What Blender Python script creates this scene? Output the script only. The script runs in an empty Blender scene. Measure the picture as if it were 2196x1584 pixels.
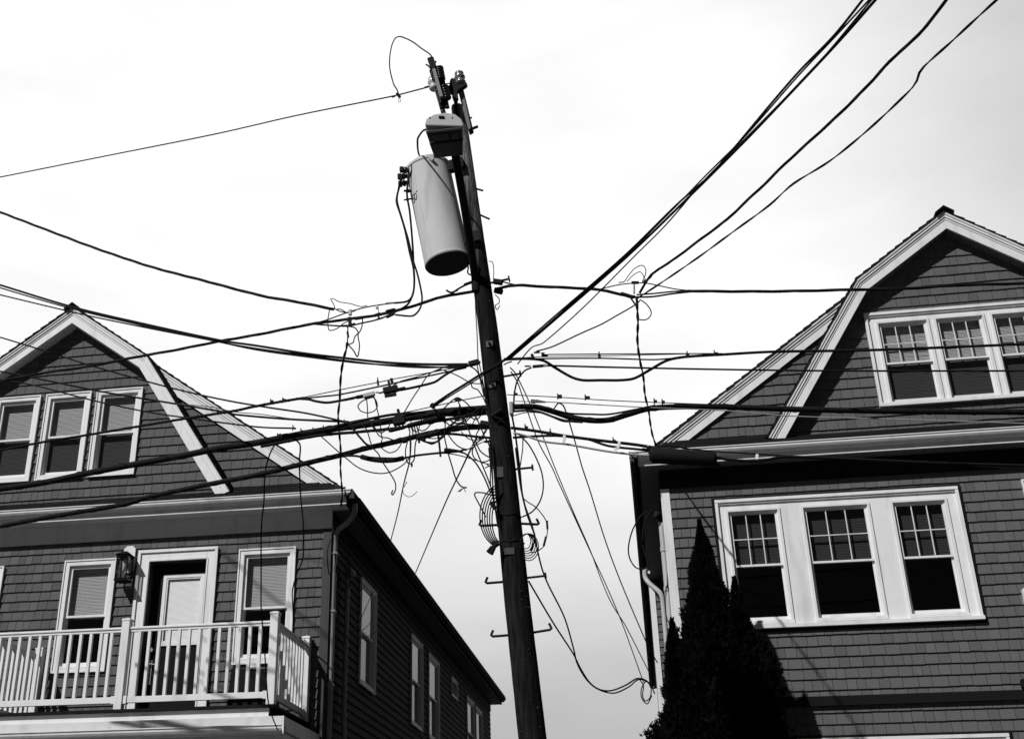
import bpy, bmesh, math, random
from mathutils import Vector, Matrix
random.seed(7)
C = bpy.context.scene.collection
scn = bpy.context.scene
H = 1.6                                  # eye height above the ground

# ------------------------------------------------------------------ camera
W0, H0 = 2196, 1584
F, CX, CY = 2560., 931., 750.
p, r_, y_ = math.radians(-25.63), math.radians(-.25), math.radians(-10.01)
B_ = Matrix(((1,0,0),(0,0,-1),(0,1,0)))
Ry = Matrix(((math.cos(y_),-math.sin(y_),0),(math.sin(y_),math.cos(y_),0),(0,0,1)))
Rp = Matrix(((1,0,0),(0,math.cos(p),-math.sin(p)),(0,math.sin(p),math.cos(p))))
Rr = Matrix(((math.cos(r_),-math.sin(r_),0),(math.sin(r_),math.cos(r_),0),(0,0,1)))
RC = Rr @ Rp @ B_ @ Ry                   # world -> (right, down, forward)
cam = bpy.data.objects.new('camera', bpy.data.cameras.new('camera'))
C.objects.link(cam); scn.camera = cam
right, down, fwd = Vector(RC[0]), Vector(RC[1]), Vector(RC[2])
m = Matrix((right, -down, -fwd)).transposed().to_4x4()
m.translation = Vector((0, 0, H))
cam.matrix_world = m
cam.data.sensor_width = 36; cam.data.lens = F/W0*36
cam.data.shift_x = (W0/2-CX)/W0; cam.data.shift_y = (CY-H0/2)/W0
cam.data.clip_start = .05; cam.data.clip_end = 3000
def ray(px, py): return RC.transposed() @ Vector(((px-CX)/F, (py-CY)/F, 1))
def at(px, py, Y):
    "point of the place seen at that pixel, at distance Y across the street"
    d = ray(px, py); d = d*(Y/d.y); return Vector((d.x, d.y, d.z+H))
def zc(P): return fwd.dot(Vector((P[0], P[1], P[2]-H)))
def proj(P):
    c = RC @ Vector((P[0], P[1], P[2]-H)); return F*c.x/c.z+CX, F*c.y/c.z+CY

# ------------------------------------------------------------------ light
SUN = Vector((.72, 1.0, -1.15)).normalized()          # travel direction
sun = bpy.data.objects.new('sun', bpy.data.lights.new('sun', 'SUN')); C.objects.link(sun)
sun.data.energy = 4.3; sun.data.angle = math.radians(.8); sun.data.color = (1, 1, 1)
sun.rotation_euler = SUN.to_track_quat('-Z', 'Y').to_euler()
world = bpy.data.worlds.new('World'); scn.world = world; world.use_nodes = True
nt = world.node_tree; N = nt.nodes; Lk = nt.links; N.clear()
out = N.new('ShaderNodeOutputWorld'); bg = N.new('ShaderNodeBackground'); bg.inputs['Strength'].default_value = .1
sky = N.new('ShaderNodeTexSky'); sky.sky_type = 'NISHITA'; sky.sun_disc = False
sky.sun_elevation = math.asin(-SUN.z); sky.sun_rotation = math.atan2(-SUN.x, -SUN.y)
sky.dust_density = .3; sky.air_density = 1; sky.ozone_density = 2
sep = N.new('ShaderNodeSeparateColor'); Lk.new(sky.outputs[0], sep.inputs[0])   # black-and-white film behind a red filter
def wm(op, a, b, clamp=False):
    n = N.new('ShaderNodeMath'); n.operation = op; n.use_clamp = clamp
    for i, v in enumerate((a, b)):
        if isinstance(v, (int, float)): n.inputs[i].default_value = v
        elif v is not None: Lk.new(v, n.inputs[i])
    return n.outputs[0]
tc = N.new('ShaderNodeTexCoord'); sx = N.new('ShaderNodeSeparateXYZ'); Lk.new(tc.outputs['Generated'], sx.inputs[0])
nz = N.new('ShaderNodeTexNoise'); nz.inputs['Scale'].default_value = 1.6; nz.inputs['Detail'].default_value = 5
nz.inputs['Roughness'].default_value = .45
Lk.new(tc.outputs['Generated'], nz.inputs['Vector'])
nz2 = N.new('ShaderNodeTexNoise'); nz2.inputs['Scale'].default_value = 3.5; nz2.inputs['Detail'].default_value = 6
mp = N.new('ShaderNodeMapping'); mp.inputs['Scale'].default_value = (1, 1, 3.2)
Lk.new(tc.outputs['Generated'], mp.inputs[0]); Lk.new(mp.outputs[0], nz2.inputs['Vector'])
# one broad bank of thin cloud over the far side of the street, clear sky round the sun
cover = N.new('ShaderNodeMapRange'); cover.interpolation_type = 'SMOOTHSTEP'
cover.inputs['From Min'].default_value = .12; cover.inputs['From Max'].default_value = .62
Lk.new(wm('ADD', sx.outputs[1], wm('MULTIPLY', wm('SUBTRACT', nz.outputs[0], .5), .5)), cover.inputs[0])
elev = N.new('ShaderNodeMapRange'); elev.interpolation_type = 'SMOOTHSTEP'
elev.inputs['From Min'].default_value = .08; elev.inputs['From Max'].default_value = .42
elev.inputs['To Min'].default_value = 4.6; elev.inputs['To Max'].default_value = 10.2
Lk.new(sx.outputs[2], elev.inputs[0])
cl = wm('MULTIPLY', elev.outputs[0], wm('ADD', wm('MULTIPLY', nz2.outputs[0], .5), .75))
thin = N.new('ShaderNodeMapRange'); thin.interpolation_type = 'SMOOTHSTEP'      # the bank thins toward the upper right
thin.inputs['From Min'].default_value = .40; thin.inputs['From Max'].default_value = .68
thin.inputs['To Min'].default_value = 1; thin.inputs['To Max'].default_value = .57
Lk.new(wm('ADD', wm('ADD', sx.outputs[0], wm('MULTIPLY', sx.outputs[2], .5)), wm('MULTIPLY', wm('SUBTRACT', nz.outputs[0], .5), .25)), thin.inputs[0])
cl = wm('MULTIPLY', cl, thin.outputs[0])
clear = wm('MULTIPLY', sep.outputs[0], .13)
mx = N.new('ShaderNodeMix'); mx.data_type = 'FLOAT'
Lk.new(cover.outputs[0], mx.inputs[0]); Lk.new(clear, mx.inputs[2]); Lk.new(cl, mx.inputs[3])
Lk.new(mx.outputs[0], bg.inputs['Color']); Lk.new(bg.outputs[0], out.inputs[0])
scn.view_settings.view_transform = 'Standard'; scn.view_settings.look = 'None'
scn.view_settings.exposure = 0; scn.view_settings.gamma = 1; scn.view_settings.use_curve_mapping = False

# ------------------------------------------------------------------ materials (the photograph is black and white: all greys)
def mat(name, v, rough=.7, var=.15, scale=6, island=0, metal=0, spec=.4, stretch=None, bump=0, bscale=60, grime=0):
    M = bpy.data.materials.new(name); M.use_nodes = True; t = M.node_tree; n = t.nodes; l = t.links
    b = n['Principled BSDF']; b.inputs['Roughness'].default_value = rough; b.inputs['Metallic'].default_value = metal
    b.inputs['Specular IOR Level'].default_value = spec
    g = n.new('ShaderNodeNewGeometry')
    vec = g.outputs['Position']
    if stretch:
        q = n.new('ShaderNodeMapping'); q.inputs['Scale'].default_value = stretch; l.new(vec, q.inputs[0]); vec = q.outputs[0]
    def mth(op, a, c):
        x = n.new('ShaderNodeMath'); x.operation = op
        for i, u in enumerate((a, c)):
            if isinstance(u, (int, float)): x.inputs[i].default_value = u
            else: l.new(u, x.inputs[i])
        return x.outputs[0]
    z = n.new('ShaderNodeTexNoise'); z.inputs['Scale'].default_value = scale; z.inputs['Detail'].default_value = 6
    z.inputs['Roughness'].default_value = .65
    l.new(vec, z.inputs['Vector'])
    f = mth('ADD', mth('MULTIPLY', mth('SUBTRACT', z.outputs[0], .5), 2*var), 1)
    if island: f = mth('MULTIPLY', f, mth('ADD', mth('MULTIPLY', mth('SUBTRACT', g.outputs['Random Per Island'], .5), 2*island), 1))
    if grime:
        z3 = n.new('ShaderNodeTexNoise'); z3.inputs['Scale'].default_value = 2.2; z3.inputs['Detail'].default_value = 8
        q3 = n.new('ShaderNodeMapping'); q3.inputs['Scale'].default_value = (3, 3, .5); l.new(g.outputs['Position'], q3.inputs[0]); l.new(q3.outputs[0], z3.inputs['Vector'])
        mr = n.new('ShaderNodeMapRange'); mr.inputs['From Min'].default_value = .5; mr.inputs['From Max'].default_value = .75
        mr.inputs['To Min'].default_value = 1; mr.inputs['To Max'].default_value = 1-grime; l.new(z3.outputs[0], mr.inputs[0])
        f = mth('MULTIPLY', f, mr.outputs[0])
    l.new(mth('MULTIPLY', f, v), b.inputs['Base Color'])
    if bump:
        z2 = n.new('ShaderNodeTexNoise'); z2.inputs['Scale'].default_value = bscale; z2.inputs['Detail'].default_value = 4
        l.new(vec, z2.inputs['Vector'])
        bp = n.new('ShaderNodeBump'); bp.inputs['Strength'].default_value = bump; bp.inputs['Distance'].default_value = .01
        l.new(z2.outputs[0], bp.inputs['Height']); l.new(bp.outputs[0], b.inputs['Normal'])
    return M
M = {}
M['white'] = mat('white_trim_paint', .70, .55, .09, 5, grime=.2)
M['white_grey'] = mat('weathered_white_paint', .62, .55, .12, 4, grime=.2)
M['shingle'] = mat('dark_stained_shingle', .092, .85, .16, 14, island=.19, bump=.35, stretch=(9, 9, 1.2), bscale=14, grime=.12, spec=.2)
M['shingle_grey'] = mat('grey_stained_shingle', .096, .85, .14, 14, island=.15, bump=.35, stretch=(9, 9, 1.2), bscale=14, grime=.1, spec=.2)
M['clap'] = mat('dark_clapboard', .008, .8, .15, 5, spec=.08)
M['darktrim'] = mat('dark_trim_paint', .009, .8, .15, 5, spec=.08)
M['greytrim'] = mat('dark_grey_corner_board', .035, .6, .12, 5, spec=.3)
M['roof'] = mat('asphalt_roofing', .009, .95, .5, 40, island=.3, bump=.5, spec=.15)
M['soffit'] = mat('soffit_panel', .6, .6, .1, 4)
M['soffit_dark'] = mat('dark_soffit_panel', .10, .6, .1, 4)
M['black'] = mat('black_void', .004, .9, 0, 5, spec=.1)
M['blind'] = mat('window_blind', .33, .7, .05, 4)
M['blind_pale'] = mat('pale_door_blind', .85, .7, .05, 4)
M['shade'] = mat('dark_window_shade', .018, .8, .1, 5)
M['wire'] = mat('black_cable_jacket', .008, .75, .2, 8, spec=.1)
M['wire_pale'] = mat('pale_cable_jacket', .3, .5, .1, 8, spec=.4)
M['wire_grey'] = mat('bare_strand', .05, .5, .1, 8, spec=.3)
M['iron'] = mat('dark_galvanised_iron', .009, .75, .3, 30, spec=.12)
M['steel'] = mat('galvanised_steel', .28, .5, .2, 20, metal=.3)
M['tank'] = mat('grey_tank_paint', .52, .85, .10, 5, grime=.28, spec=.2)
M['tankdark'] = mat('tank_underside', .015, .8, .2, 8)
M['lampbody'] = mat('grey_luminaire_housing', .33, .5, .1, 10)
M['lampdark'] = mat('dark_luminaire_underside', .018, .5, .3, 18)
M['porcelain'] = mat('brown_porcelain', .02, .25, .1, 8)
M['pvc'] = mat('grey_conduit', .42, .5, .1, 6, grime=.2)
M['pvcdark'] = mat('dim_grey_conduit', .2, .5, .1, 6, grime=.3)
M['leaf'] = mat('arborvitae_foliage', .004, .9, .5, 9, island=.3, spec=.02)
M['bark'] = mat('bark', .03, .95, .3, 20)
M['asphalt'] = mat('asphalt', .05, .95, .2, 30, bump=.3)
M['concrete'] = mat('concrete_pavement', .15, .9, .15, 6, bump=.2)
M['soil'] = mat('soil', .04, .98, .3, 8)
M['board'] = mat('weathered_wood_brace', .16, .9, .35, 5, stretch=(14, 14, 1.2), bump=.4)
def glass(name, tint, refl=.06):
    G = bpy.data.materials.new(name); G.use_nodes = True; t = G.node_tree; n = t.nodes; l = t.links; n.clear()
    o = n.new('ShaderNodeOutputMaterial'); mi = n.new('ShaderNodeMixShader'); tr = n.new('ShaderNodeBsdfTransparent')
    gl = n.new('ShaderNodeBsdfGlossy'); gl.inputs['Roughness'].default_value = .03
    gl.inputs['Color'].default_value = (.9, .9, .9, 1); tr.inputs['Color'].default_value = (tint, tint, tint, 1)
    lw = n.new('ShaderNodeLayerWeight'); lw.inputs['Blend'].default_value = .5
    pw_ = n.new('ShaderNodeMath'); pw_.operation = 'POWER'; l.new(lw.outputs['Facing'], pw_.inputs[0]); pw_.inputs[1].default_value = 5
    fr = n.new('ShaderNodeMath'); fr.operation = 'MULTIPLY_ADD'; l.new(pw_.outputs[0], fr.inputs[0]); fr.inputs[1].default_value = .9; fr.inputs[2].default_value = .05
    l.new(fr.outputs[0], mi.inputs[0]); l.new(tr.outputs[0], mi.inputs[1]); l.new(gl.outputs[0], mi.inputs[2]); l.new(mi.outputs[0], o.inputs[0])
    return G
M['glass'] = glass('window_glass', .95)
M['screen'] = glass('insect_screened_glass', .36)
M['lens'] = glass('lantern_glass', .7)
# pole wood: weathered grey at the head, creosote-dark below
def pole_mat():
    P_ = bpy.data.materials.new('utility_pole_wood'); P_.use_nodes = True; t = P_.node_tree; n = t.nodes; l = t.links
    b = n['Principled BSDF']; b.inputs['Roughness'].default_value = .9; b.inputs['Specular IOR Level'].default_value = .1
    g = n.new('ShaderNodeNewGeometry'); q = n.new('ShaderNodeMapping'); q.inputs['Scale'].default_value = (9, 9, .7); l.new(g.outputs['Position'], q.inputs[0])
    z = n.new('ShaderNodeTexNoise'); z.inputs['Scale'].default_value = 5; z.inputs['Detail'].default_value = 9; z.inputs['Roughness'].default_value = .7; l.new(q.outputs[0], z.inputs['Vector'])
    r = n.new('ShaderNodeValToRGB'); l.new(z.outputs[0], r.inputs[0])
    r.color_ramp.elements[0].position = .40; r.color_ramp.elements[0].color = (.003, .003, .003, 1)
    r.color_ramp.elements[1].position = .72; r.color_ramp.elements[1].color = (.022, .022, .022, 1)
    r2 = n.new('ShaderNodeValToRGB'); l.new(z.outputs[0], r2.inputs[0])
    r2.color_ramp.elements[0].position = .34; r2.color_ramp.elements[0].color = (.02, .02, .02, 1)
    r2.color_ramp.elements[1].position = .62; r2.color_ramp.elements[1].color = (.24, .24, .24, 1)
    s = n.new('ShaderNodeSeparateXYZ'); l.new(g.outputs['Position'], s.inputs[0])
    zz = n.new('ShaderNodeTexNoise'); zz.inputs['Scale'].default_value = 1.5; l.new(q.outputs[0], zz.inputs['Vector'])
    ad = n.new('ShaderNodeMath'); ad.operation = 'MULTIPLY_ADD'; l.new(zz.outputs[0], ad.inputs[0]); ad.inputs[1].default_value = 2.5; l.new(s.outputs[2], ad.inputs[2])
    mr = n.new('ShaderNodeMapRange'); mr.inputs['From Min'].default_value = 9.0; mr.inputs['From Max'].default_value = 10.2; l.new(ad.outputs[0], mr.inputs[0])
    mi = n.new('ShaderNodeMix'); mi.data_type = 'RGBA'; l.new(mr.outputs[0], mi.inputs[0]); l.new(r.outputs[0], mi.inputs[6]); l.new(r2.outputs[0], mi.inputs[7])
    l.new(mi.outputs[2], b.inputs['Base Color'])
    bp = n.new('ShaderNodeBump'); bp.inputs['Strength'].default_value = .8; bp.inputs['Distance'].default_value = .012
    l.new(z.outputs[0], bp.inputs['Height']); l.new(bp.outputs[0], b.inputs['Normal'])
    return P_
M['pole'] = pole_mat()

# ------------------------------------------------------------------ mesh helpers
def ident(u, v, z): return (u, v, z)
class MB:
    def __init__(s, T=ident): s.v = []; s.f = []; s.T = T
    def add(s, vs, fs):
        o = len(s.v); s.v += [s.T(*q) for q in vs]; s.f += [[o+i for i in f] for f in fs]; return s
    def box(s, a, b, c, d, e, f):
        return s.add([(a,c,e),(b,c,e),(b,d,e),(a,d,e),(a,c,f),(b,c,f),(b,d,f),(a,d,f)],
                     [(0,3,2,1),(4,5,6,7),(0,1,5,4),(1,2,6,5),(2,3,7,6),(3,0,4,7)])
    def prism(s, poly, v0, v1):            # poly in (u,z) extruded through the depth v
        n = len(poly)
        return s.add([(u, v0, z) for u, z in poly]+[(u, v1, z) for u, z in poly],
                     [list(range(n))[::-1], list(range(n, 2*n))]+[(i, (i+1) % n, n+(i+1) % n, n+i) for i in range(n)])
    def sweep(s, prof, u0, u1):            # prof in (v,z) extruded along u
        n = len(prof)
        return s.add([(u0, v, z) for v, z in prof]+[(u1, v, z) for v, z in prof],
                     [list(range(n))[::-1], list(range(n, 2*n))]+[(i, (i+1) % n, n+(i+1) % n, n+i) for i in range(n)])
    def beam(s, a, b, w, h, upv=(0, 0, 1)):   # rectangular bar between two points
        a = Vector(a); b = Vector(b); d = (b-a).normalized(); sd = d.cross(Vector(upv))
        if sd.length < 1e-3: sd = d.cross(Vector((1, 0, 0)))
        sd.normalize(); up = sd.cross(d); sd *= w/2; up *= h/2
        vs = [tuple(q+x) for q in (a, b) for x in (-sd-up, sd-up, sd+up, -sd+up)]
        return s.add(vs, [(0,1,2,3),(7,6,5,4),(0,4,5,1),(1,5,6,2),(2,6,7,3),(3,7,4,0)])
    def tube(s, pts, r, n=7, cap=True):
        pts = [Vector(q) for q in pts]
        rs = r if isinstance(r, (list, tuple)) else [r]*len(pts)
        t0 = (pts[1]-pts[0]).normalized(); nrm = t0.orthogonal().normalized(); vs = []
        for i, P0 in enumerate(pts):
            t = (pts[min(i+1, len(pts)-1)]-pts[max(i-1, 0)])
            if t.length < 1e-9: t = t0.copy()
            t.normalize(); nrm = (nrm-t*nrm.dot(t))
            if nrm.length < 1e-6: nrm = t.orthogonal()
            nrm.normalize(); bi = t.cross(nrm)
            for k in range(n):
                a = 2*math.pi*k/n; vs.append(tuple(P0+(nrm*math.cos(a)+bi*math.sin(a))*rs[i]))
        fs = [(i*n+k, i*n+(k+1) % n, (i+1)*n+(k+1) % n, (i+1)*n+k) for i in range(len(pts)-1) for k in range(n)]
        if cap: fs += [list(range(n))[::-1], [(len(pts)-1)*n+k for k in range(n)]]
        return s.add(vs, fs)
    def build(s, name, m, parent=None, smooth=False, bevel=0, loc=None):
        me = bpy.data.meshes.new(name)
        o0 = Vector(loc) if loc is not None else (Vector(parent['_w']) if parent and '_w' in parent else Vector((0, 0, 0)))
        me.from_pydata([tuple(Vector(q)-o0) for q in s.v], [], s.f)
        bm = bmesh.new(); bm.from_mesh(me); bmesh.ops.recalc_face_normals(bm, faces=bm.faces); bm.to_mesh(me); bm.free()
        if smooth: me.polygons.foreach_set('use_smooth', [True]*len(me.polygons))
        me.materials.append(m); o = bpy.data.objects.new(name, me); C.objects.link(o)
        WL[o.name] = o0.copy()
        if parent: o.parent = parent; o.location = o0-WL[parent.name]
        else: o.location = o0
        if bevel:
            bv = o.modifiers.new('bevel', 'BEVEL'); bv.width = bevel; bv.segments = 2; bv.limit_method = 'ANGLE'
        return o
WL = {}
def empty(name, loc):
    o = bpy.data.objects.new(name, None); C.objects.link(o); o.location = loc; o.empty_display_size = .2
    WL[o.name] = Vector(loc); o['_w'] = list(loc); return o
def child(mb, name, m, parent, **k):       # part whose origin sits at its own parent's origin
    return mb.build(name, m, parent, loc=WL[parent.name], **k)
def tag(o, label, cat, group=None, kind=None):
    if label: o['label'] = label
    if cat: o['category'] = cat
    if group: o['group'] = group
    if kind: o['kind'] = kind
    return o
def solo(mb, name, m, label, cat, group=None, smooth=False, bevel=0):
    loc = Vector(mb.v[0]) if mb.v else Vector()
    return tag(mb.build(name, m, None, smooth=smooth, bevel=bevel, loc=loc), label, cat, group)

# ------------------------------------------------------------------ setting
def sheet(name, x0, x1, y0, y1, z, m):
    b = MB(); b.add([(x0,y0,z),(x1,y0,z),(x1,y1,z),(x0,y1,z)], [(0,1,2,3)]); tag(b.build(name, m), None, None, kind='structure')
sheet('ground', -900, 900, -900, 900, -.012, M['soil'])
sheet('road', -300, 300, -1.5, 8.6, 0, M['asphalt'])
MB().box(-300, 300, 8.6, 8.78, -.1, .14).build('kerb', M['concrete'])['kind'] = 'structure'
MB().box(-300, 300, 8.78, 11.2, -.1, .13).build('pavement', M['concrete'])['kind'] = 'structure'
MB().box(-300, 300, -3.6, -1.5, -.1, .13).build('near_pavement', M['concrete'])['kind'] = 'structure'

# ------------------------------------------------------------------ house machinery
def clip(poly, hp):
    "Sutherland-Hodgman: keep the part of poly inside the convex polygon hp (counter-clockwise)"
    for i in range(len(hp)):
        ax, az = hp[i]; bx, bz = hp[(i+1) % len(hp)]; outp = []
        def side(q): return (bx-ax)*(q[1]-az)-(bz-az)*(q[0]-ax)
        for j in range(len(poly)):
            a, b = poly[j], poly[(j+1) % len(poly)]; sa, sb = side(a), side(b)
            if sa >= 0: outp.append(a)
            if (sa >= 0) != (sb >= 0):
                t = sa/(sa-sb); outp.append((a[0]+(b[0]-a[0])*t, a[1]+(b[1]-a[1])*t))
        poly = outp
        if len(poly) < 3: return []
    return poly
def parea(q): return abs(sum(q[i][0]*q[(i+1) % len(q)][1]-q[(i+1) % len(q)][0]*q[i][1] for i in range(len(q))))/2
def minus(rect, holes):
    rs = [rect]
    for hx0, hx1, hz0, hz1 in holes:
        nr = []
        for x0, x1, z0, z1 in rs:
            if x1 <= hx0 or x0 >= hx1 or z1 <= hz0 or z0 >= hz1: nr.append((x0, x1, z0, z1)); continue
            if x0 < hx0: nr.append((x0, hx0, z0, z1))
            if x1 > hx1: nr.append((hx1, x1, z0, z1))
            a, b = max(x0, hx0), min(x1, hx1)
            if z0 < hz0: nr.append((a, b, z0, hz0))
            if z1 > hz1: nr.append((a, b, hz1, z1))
        rs = nr
    return rs
def ccw(poly):
    s = sum(poly[i][0]*poly[(i+1) % len(poly)][1]-poly[(i+1) % len(poly)][0]*poly[i][1] for i in range(len(poly)))
    return poly if s > 0 else poly[::-1]
def wall_panel(T, poly, holes, name, m, parent, th=.12):
    "backing of a wall with real openings"
    poly = ccw(poly); xs = sorted({q[0] for q in poly} | {h for o in holes for h in o[:2]}); zs = sorted({q[1] for q in poly} | {h for o in holes for h in o[2:]})
    b = MB(T)
    for rx in minus((xs[0], xs[-1], zs[0], zs[-1]), holes):
        q = clip([(rx[0], rx[2]), (rx[1], rx[2]), (rx[1], rx[3]), (rx[0], rx[3])], poly)
        if q and parea(q) > 1e-4: b.prism(q, 0, th)
    return child(b, name, m, parent)
def shingle_rects(poly, holes, expo, zstart, wmin=.1, wmax=.2, rng=random):
    poly = ccw(poly); res = []
    x0, x1 = min(q[0] for q in poly), max(q[0] for q in poly); zt = max(q[1] for q in poly); z = zstart
    while z < zt:
        x = x0-rng.random()*wmax
        while x < x1:
            w = round(rng.uniform(wmin, wmax)/.01)*.01
            for rc in minus((x+.003, x+w-.003, z+rng.choice((0, 0, 0, .002, .004, -.0015))-.001, z+expo-.003), holes):
                if rc[1]-rc[0] < .012 or rc[3]-rc[2] < .01: continue
                q = clip([(rc[0], rc[2]), (rc[1], rc[2]), (rc[1], rc[3]), (rc[0], rc[3])], poly)
                if len(q) >= 3 and parea(q) > 2e-4: res.append((q, z, expo))
            x += w
        z += expo
    return res
cache = {}
def lay_shingles(T, Y, items, m, parent, limit, t=.025):
    "items in view that show largest become single shingles, the rest one part"
    def score(it):
        q = it[0]; cx = sum(a for a, _ in q)/len(q); cz = sum(b for _, b in q)/len(q); P0 = T(cx, 0, cz); d = zc(P0)
        if d < .5: return 0
        px, py = proj(P0)
        if not(0 < px < W0 and 0 < py < H0): return 0
        return parea(q)/d/d
    items = sorted(items, key=score, reverse=True); rest = MB(T); n = 0
    for q, z, e in items:
        fv = lambda zz: -(t-(zz-z)/e*(t-.005))
        if n < limit and score((q, z, e)) > 0:
            n += 1; ox, oz = q[0]; key = (round(t, 3), m.name)+tuple((round(a-ox, 4), round(b-oz, 4)) for a, b in q)+(round(q[0][1]-z, 3),)
            k = len(q)
            if key not in cache:
                me = bpy.data.meshes.new('shingle')
                vs = [Vector(T(a, fv(b), b))-Vector(T(ox, 0, oz)) for a, b in q]+[Vector(T(a, -.001, b))-Vector(T(ox, 0, oz)) for a, b in q]
                me.from_pydata([tuple(v) for v in vs], [], [list(range(k))[::-1], list(range(k, 2*k))]+[(i, (i+1) % k, k+(i+1) % k, k+i) for i in range(k)])
                bm = bmesh.new(); bm.from_mesh(me); bmesh.ops.recalc_face_normals(bm, faces=bm.faces); bm.to_mesh(me); bm.free()
                me.materials.append(m); cache[key] = me
            o = bpy.data.objects.new('shingle', cache[key]); C.objects.link(o); o.parent = parent
            o.location = Vector(T(ox, 0, oz))-WL[parent.name]
        else:
            k = len(q)
            rest.add([(a, fv(b), b) for a, b in q]+[(a, -.001, b) for a, b in q],
                     [list(range(k))[::-1], list(range(k, 2*k))]+[(i, (i+1) % k, k+(i+1) % k, k+i) for i in range(k)])
    if rest.v: child(rest, 'shingle_courses', m, parent)['kind'] = 'stuff'
    return n
def clapboards(T, u0, u1, z0, z1, holes, expo, m, parent, t=.022, Y=None):
    z = z0
    while z < z1:
        for a, c, d, e in minus((u0, u1, z, min(z+expo-.002, z1)), holes):
            b = MB(T)
            if c-a < .01 or e-d < .01: continue
            f0, f1 = -(t-(d-z)/expo*(t-.005)), -(t-(e-z)/expo*(t-.005))
            b.add([(a, f0, d), (c, f0, d), (c, f1, e), (a, f1, e), (a, -.001, d), (c, -.001, d), (c, -.001, e), (a, -.001, e)],
                  [(0,1,2,3), (7,6,5,4), (0,4,5,1), (1,5,6,2), (2,6,7,3), (3,7,4,0)])
            child(b, 'clapboard', m, parent)
        z += expo
def frame_rect(b, x0, x1, z0, z1, w, v0, v1, wt=None, wb=None):
    wt = wt or w; wb = wb or w
    b.box(x0, x0+w, v0, v1, z0, z1); b.box(x1-w, x1, v0, v1, z0, z1)
    b.box(x0+w, x1-w, v0, v1, z1-wt, z1); b.box(x0+w, x1-w, v0, v1, z0, z0+wb)
def sash_unit(T, win, x0, x1, z0, z1, zm, m='white', blind='blind', blind_len=1., low='screen', grid=False, fw=.03, droop=False, lowblind=True):
    "double-hung unit inside a casing: x0..x1, z0..z1 is the clear opening"
    b = MB(T); frame_rect(b, x0, x1, z0, z1, .014, -.02, .11); child(b, 'frame', M[m], win)
    u = MB(T); frame_rect(u, x0+.014, x1-.014, zm-.018, z1-.014, fw, -.008, .02); s1 = child(u, 'sash', M[m], win)
    l = MB(T); frame_rect(l, x0+.014, x1-.014, z0+.014, zm+.018, fw, .024, .052, wb=.05); s2 = child(l, 'sash', M[m], win)
    g = MB(T); g.add([(x0+.03, .006, zm), (x1-.03, .006, zm), (x1-.03, .006, z1-.03), (x0+.03, .006, z1-.03)], [(0,1,2,3)]); child(g, 'pane', M['glass'], win)
    g = MB(T); g.add([(x0+.03, .038, z0+.04), (x1-.03, .038, z0+.04), (x1-.03, .038, zm), (x0+.03, .038, zm)], [(0,1,2,3)]); child(g, 'pane', M[low], win)
    if grid:
        a, c, d, e = x0+.014+fw, x1-.014-fw, zm+.012, z1-.014-fw
        for k in (1, 2):
            xm = a+(c-a)*k/3; child(MB(T).box(xm-.006, xm+.006, -.004, .016, d, e), 'muntin', M['white_grey'], win)
        child(MB(T).box(a, c, -.0055, .0145, (d+e)/2-.006, (d+e)/2+.006), 'muntin', M['white_grey'], win)
    if blind:
        bl = MB(T); zt = z1-.02; zb = z0+.02 if lowblind else zm-.02; k = 0; zz = zt; rg = random.Random(int(abs(x0*100)+z0*10))
        while zz > zb:
            dz = .021; tilt = rg.uniform(-.003, .003)+(.006 if droop and rg.random() < .3 else 0)
            bl.add([(x0+.02, .083, zz), (x1-.02, .083, zz+tilt), (x1-.02, .078, zz-dz*.9+tilt), (x0+.02, .078, zz-dz*.9)], [(0,1,2,3)])
            zz -= dz
        child(bl, 'blind', M[blind], win)
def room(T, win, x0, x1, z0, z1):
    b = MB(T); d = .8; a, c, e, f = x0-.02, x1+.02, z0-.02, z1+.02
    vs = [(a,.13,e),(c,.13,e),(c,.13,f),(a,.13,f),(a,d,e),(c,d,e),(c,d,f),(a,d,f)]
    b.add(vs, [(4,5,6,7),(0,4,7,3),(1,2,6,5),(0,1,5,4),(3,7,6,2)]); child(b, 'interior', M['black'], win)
def casing(T, win, x0, x1, z0, z1, w, m='white', proud=.045, sill=True, wb=None, name='casing'):
    b = MB(T); frame_rect(b, x0, x1, z0, z1, w, -proud, .004, wb=wb)
    b2 = MB(T); frame_rect(b2, x0-.004, x1+.004, z0-.004, z1+.004, .02, -proud-.012, -proud+.004)
    child(b, name, M[m], win, bevel=.003); child(b2, 'casing_bead', M[m], win)
    # inner return of the opening
    c = MB(T); frame_rect(c, x0+w-.006, x1-w+.006, z0+(wb or w)-.006, z1-w+.006, .0055, .005, .12); child(c, 'jamb', M[m], win)
    if sill: child(MB(T).box(x0-.01, x1+.01, -proud-.03, .003, z0-.03, z0+.002), 'sill', M[m], win)

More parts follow.
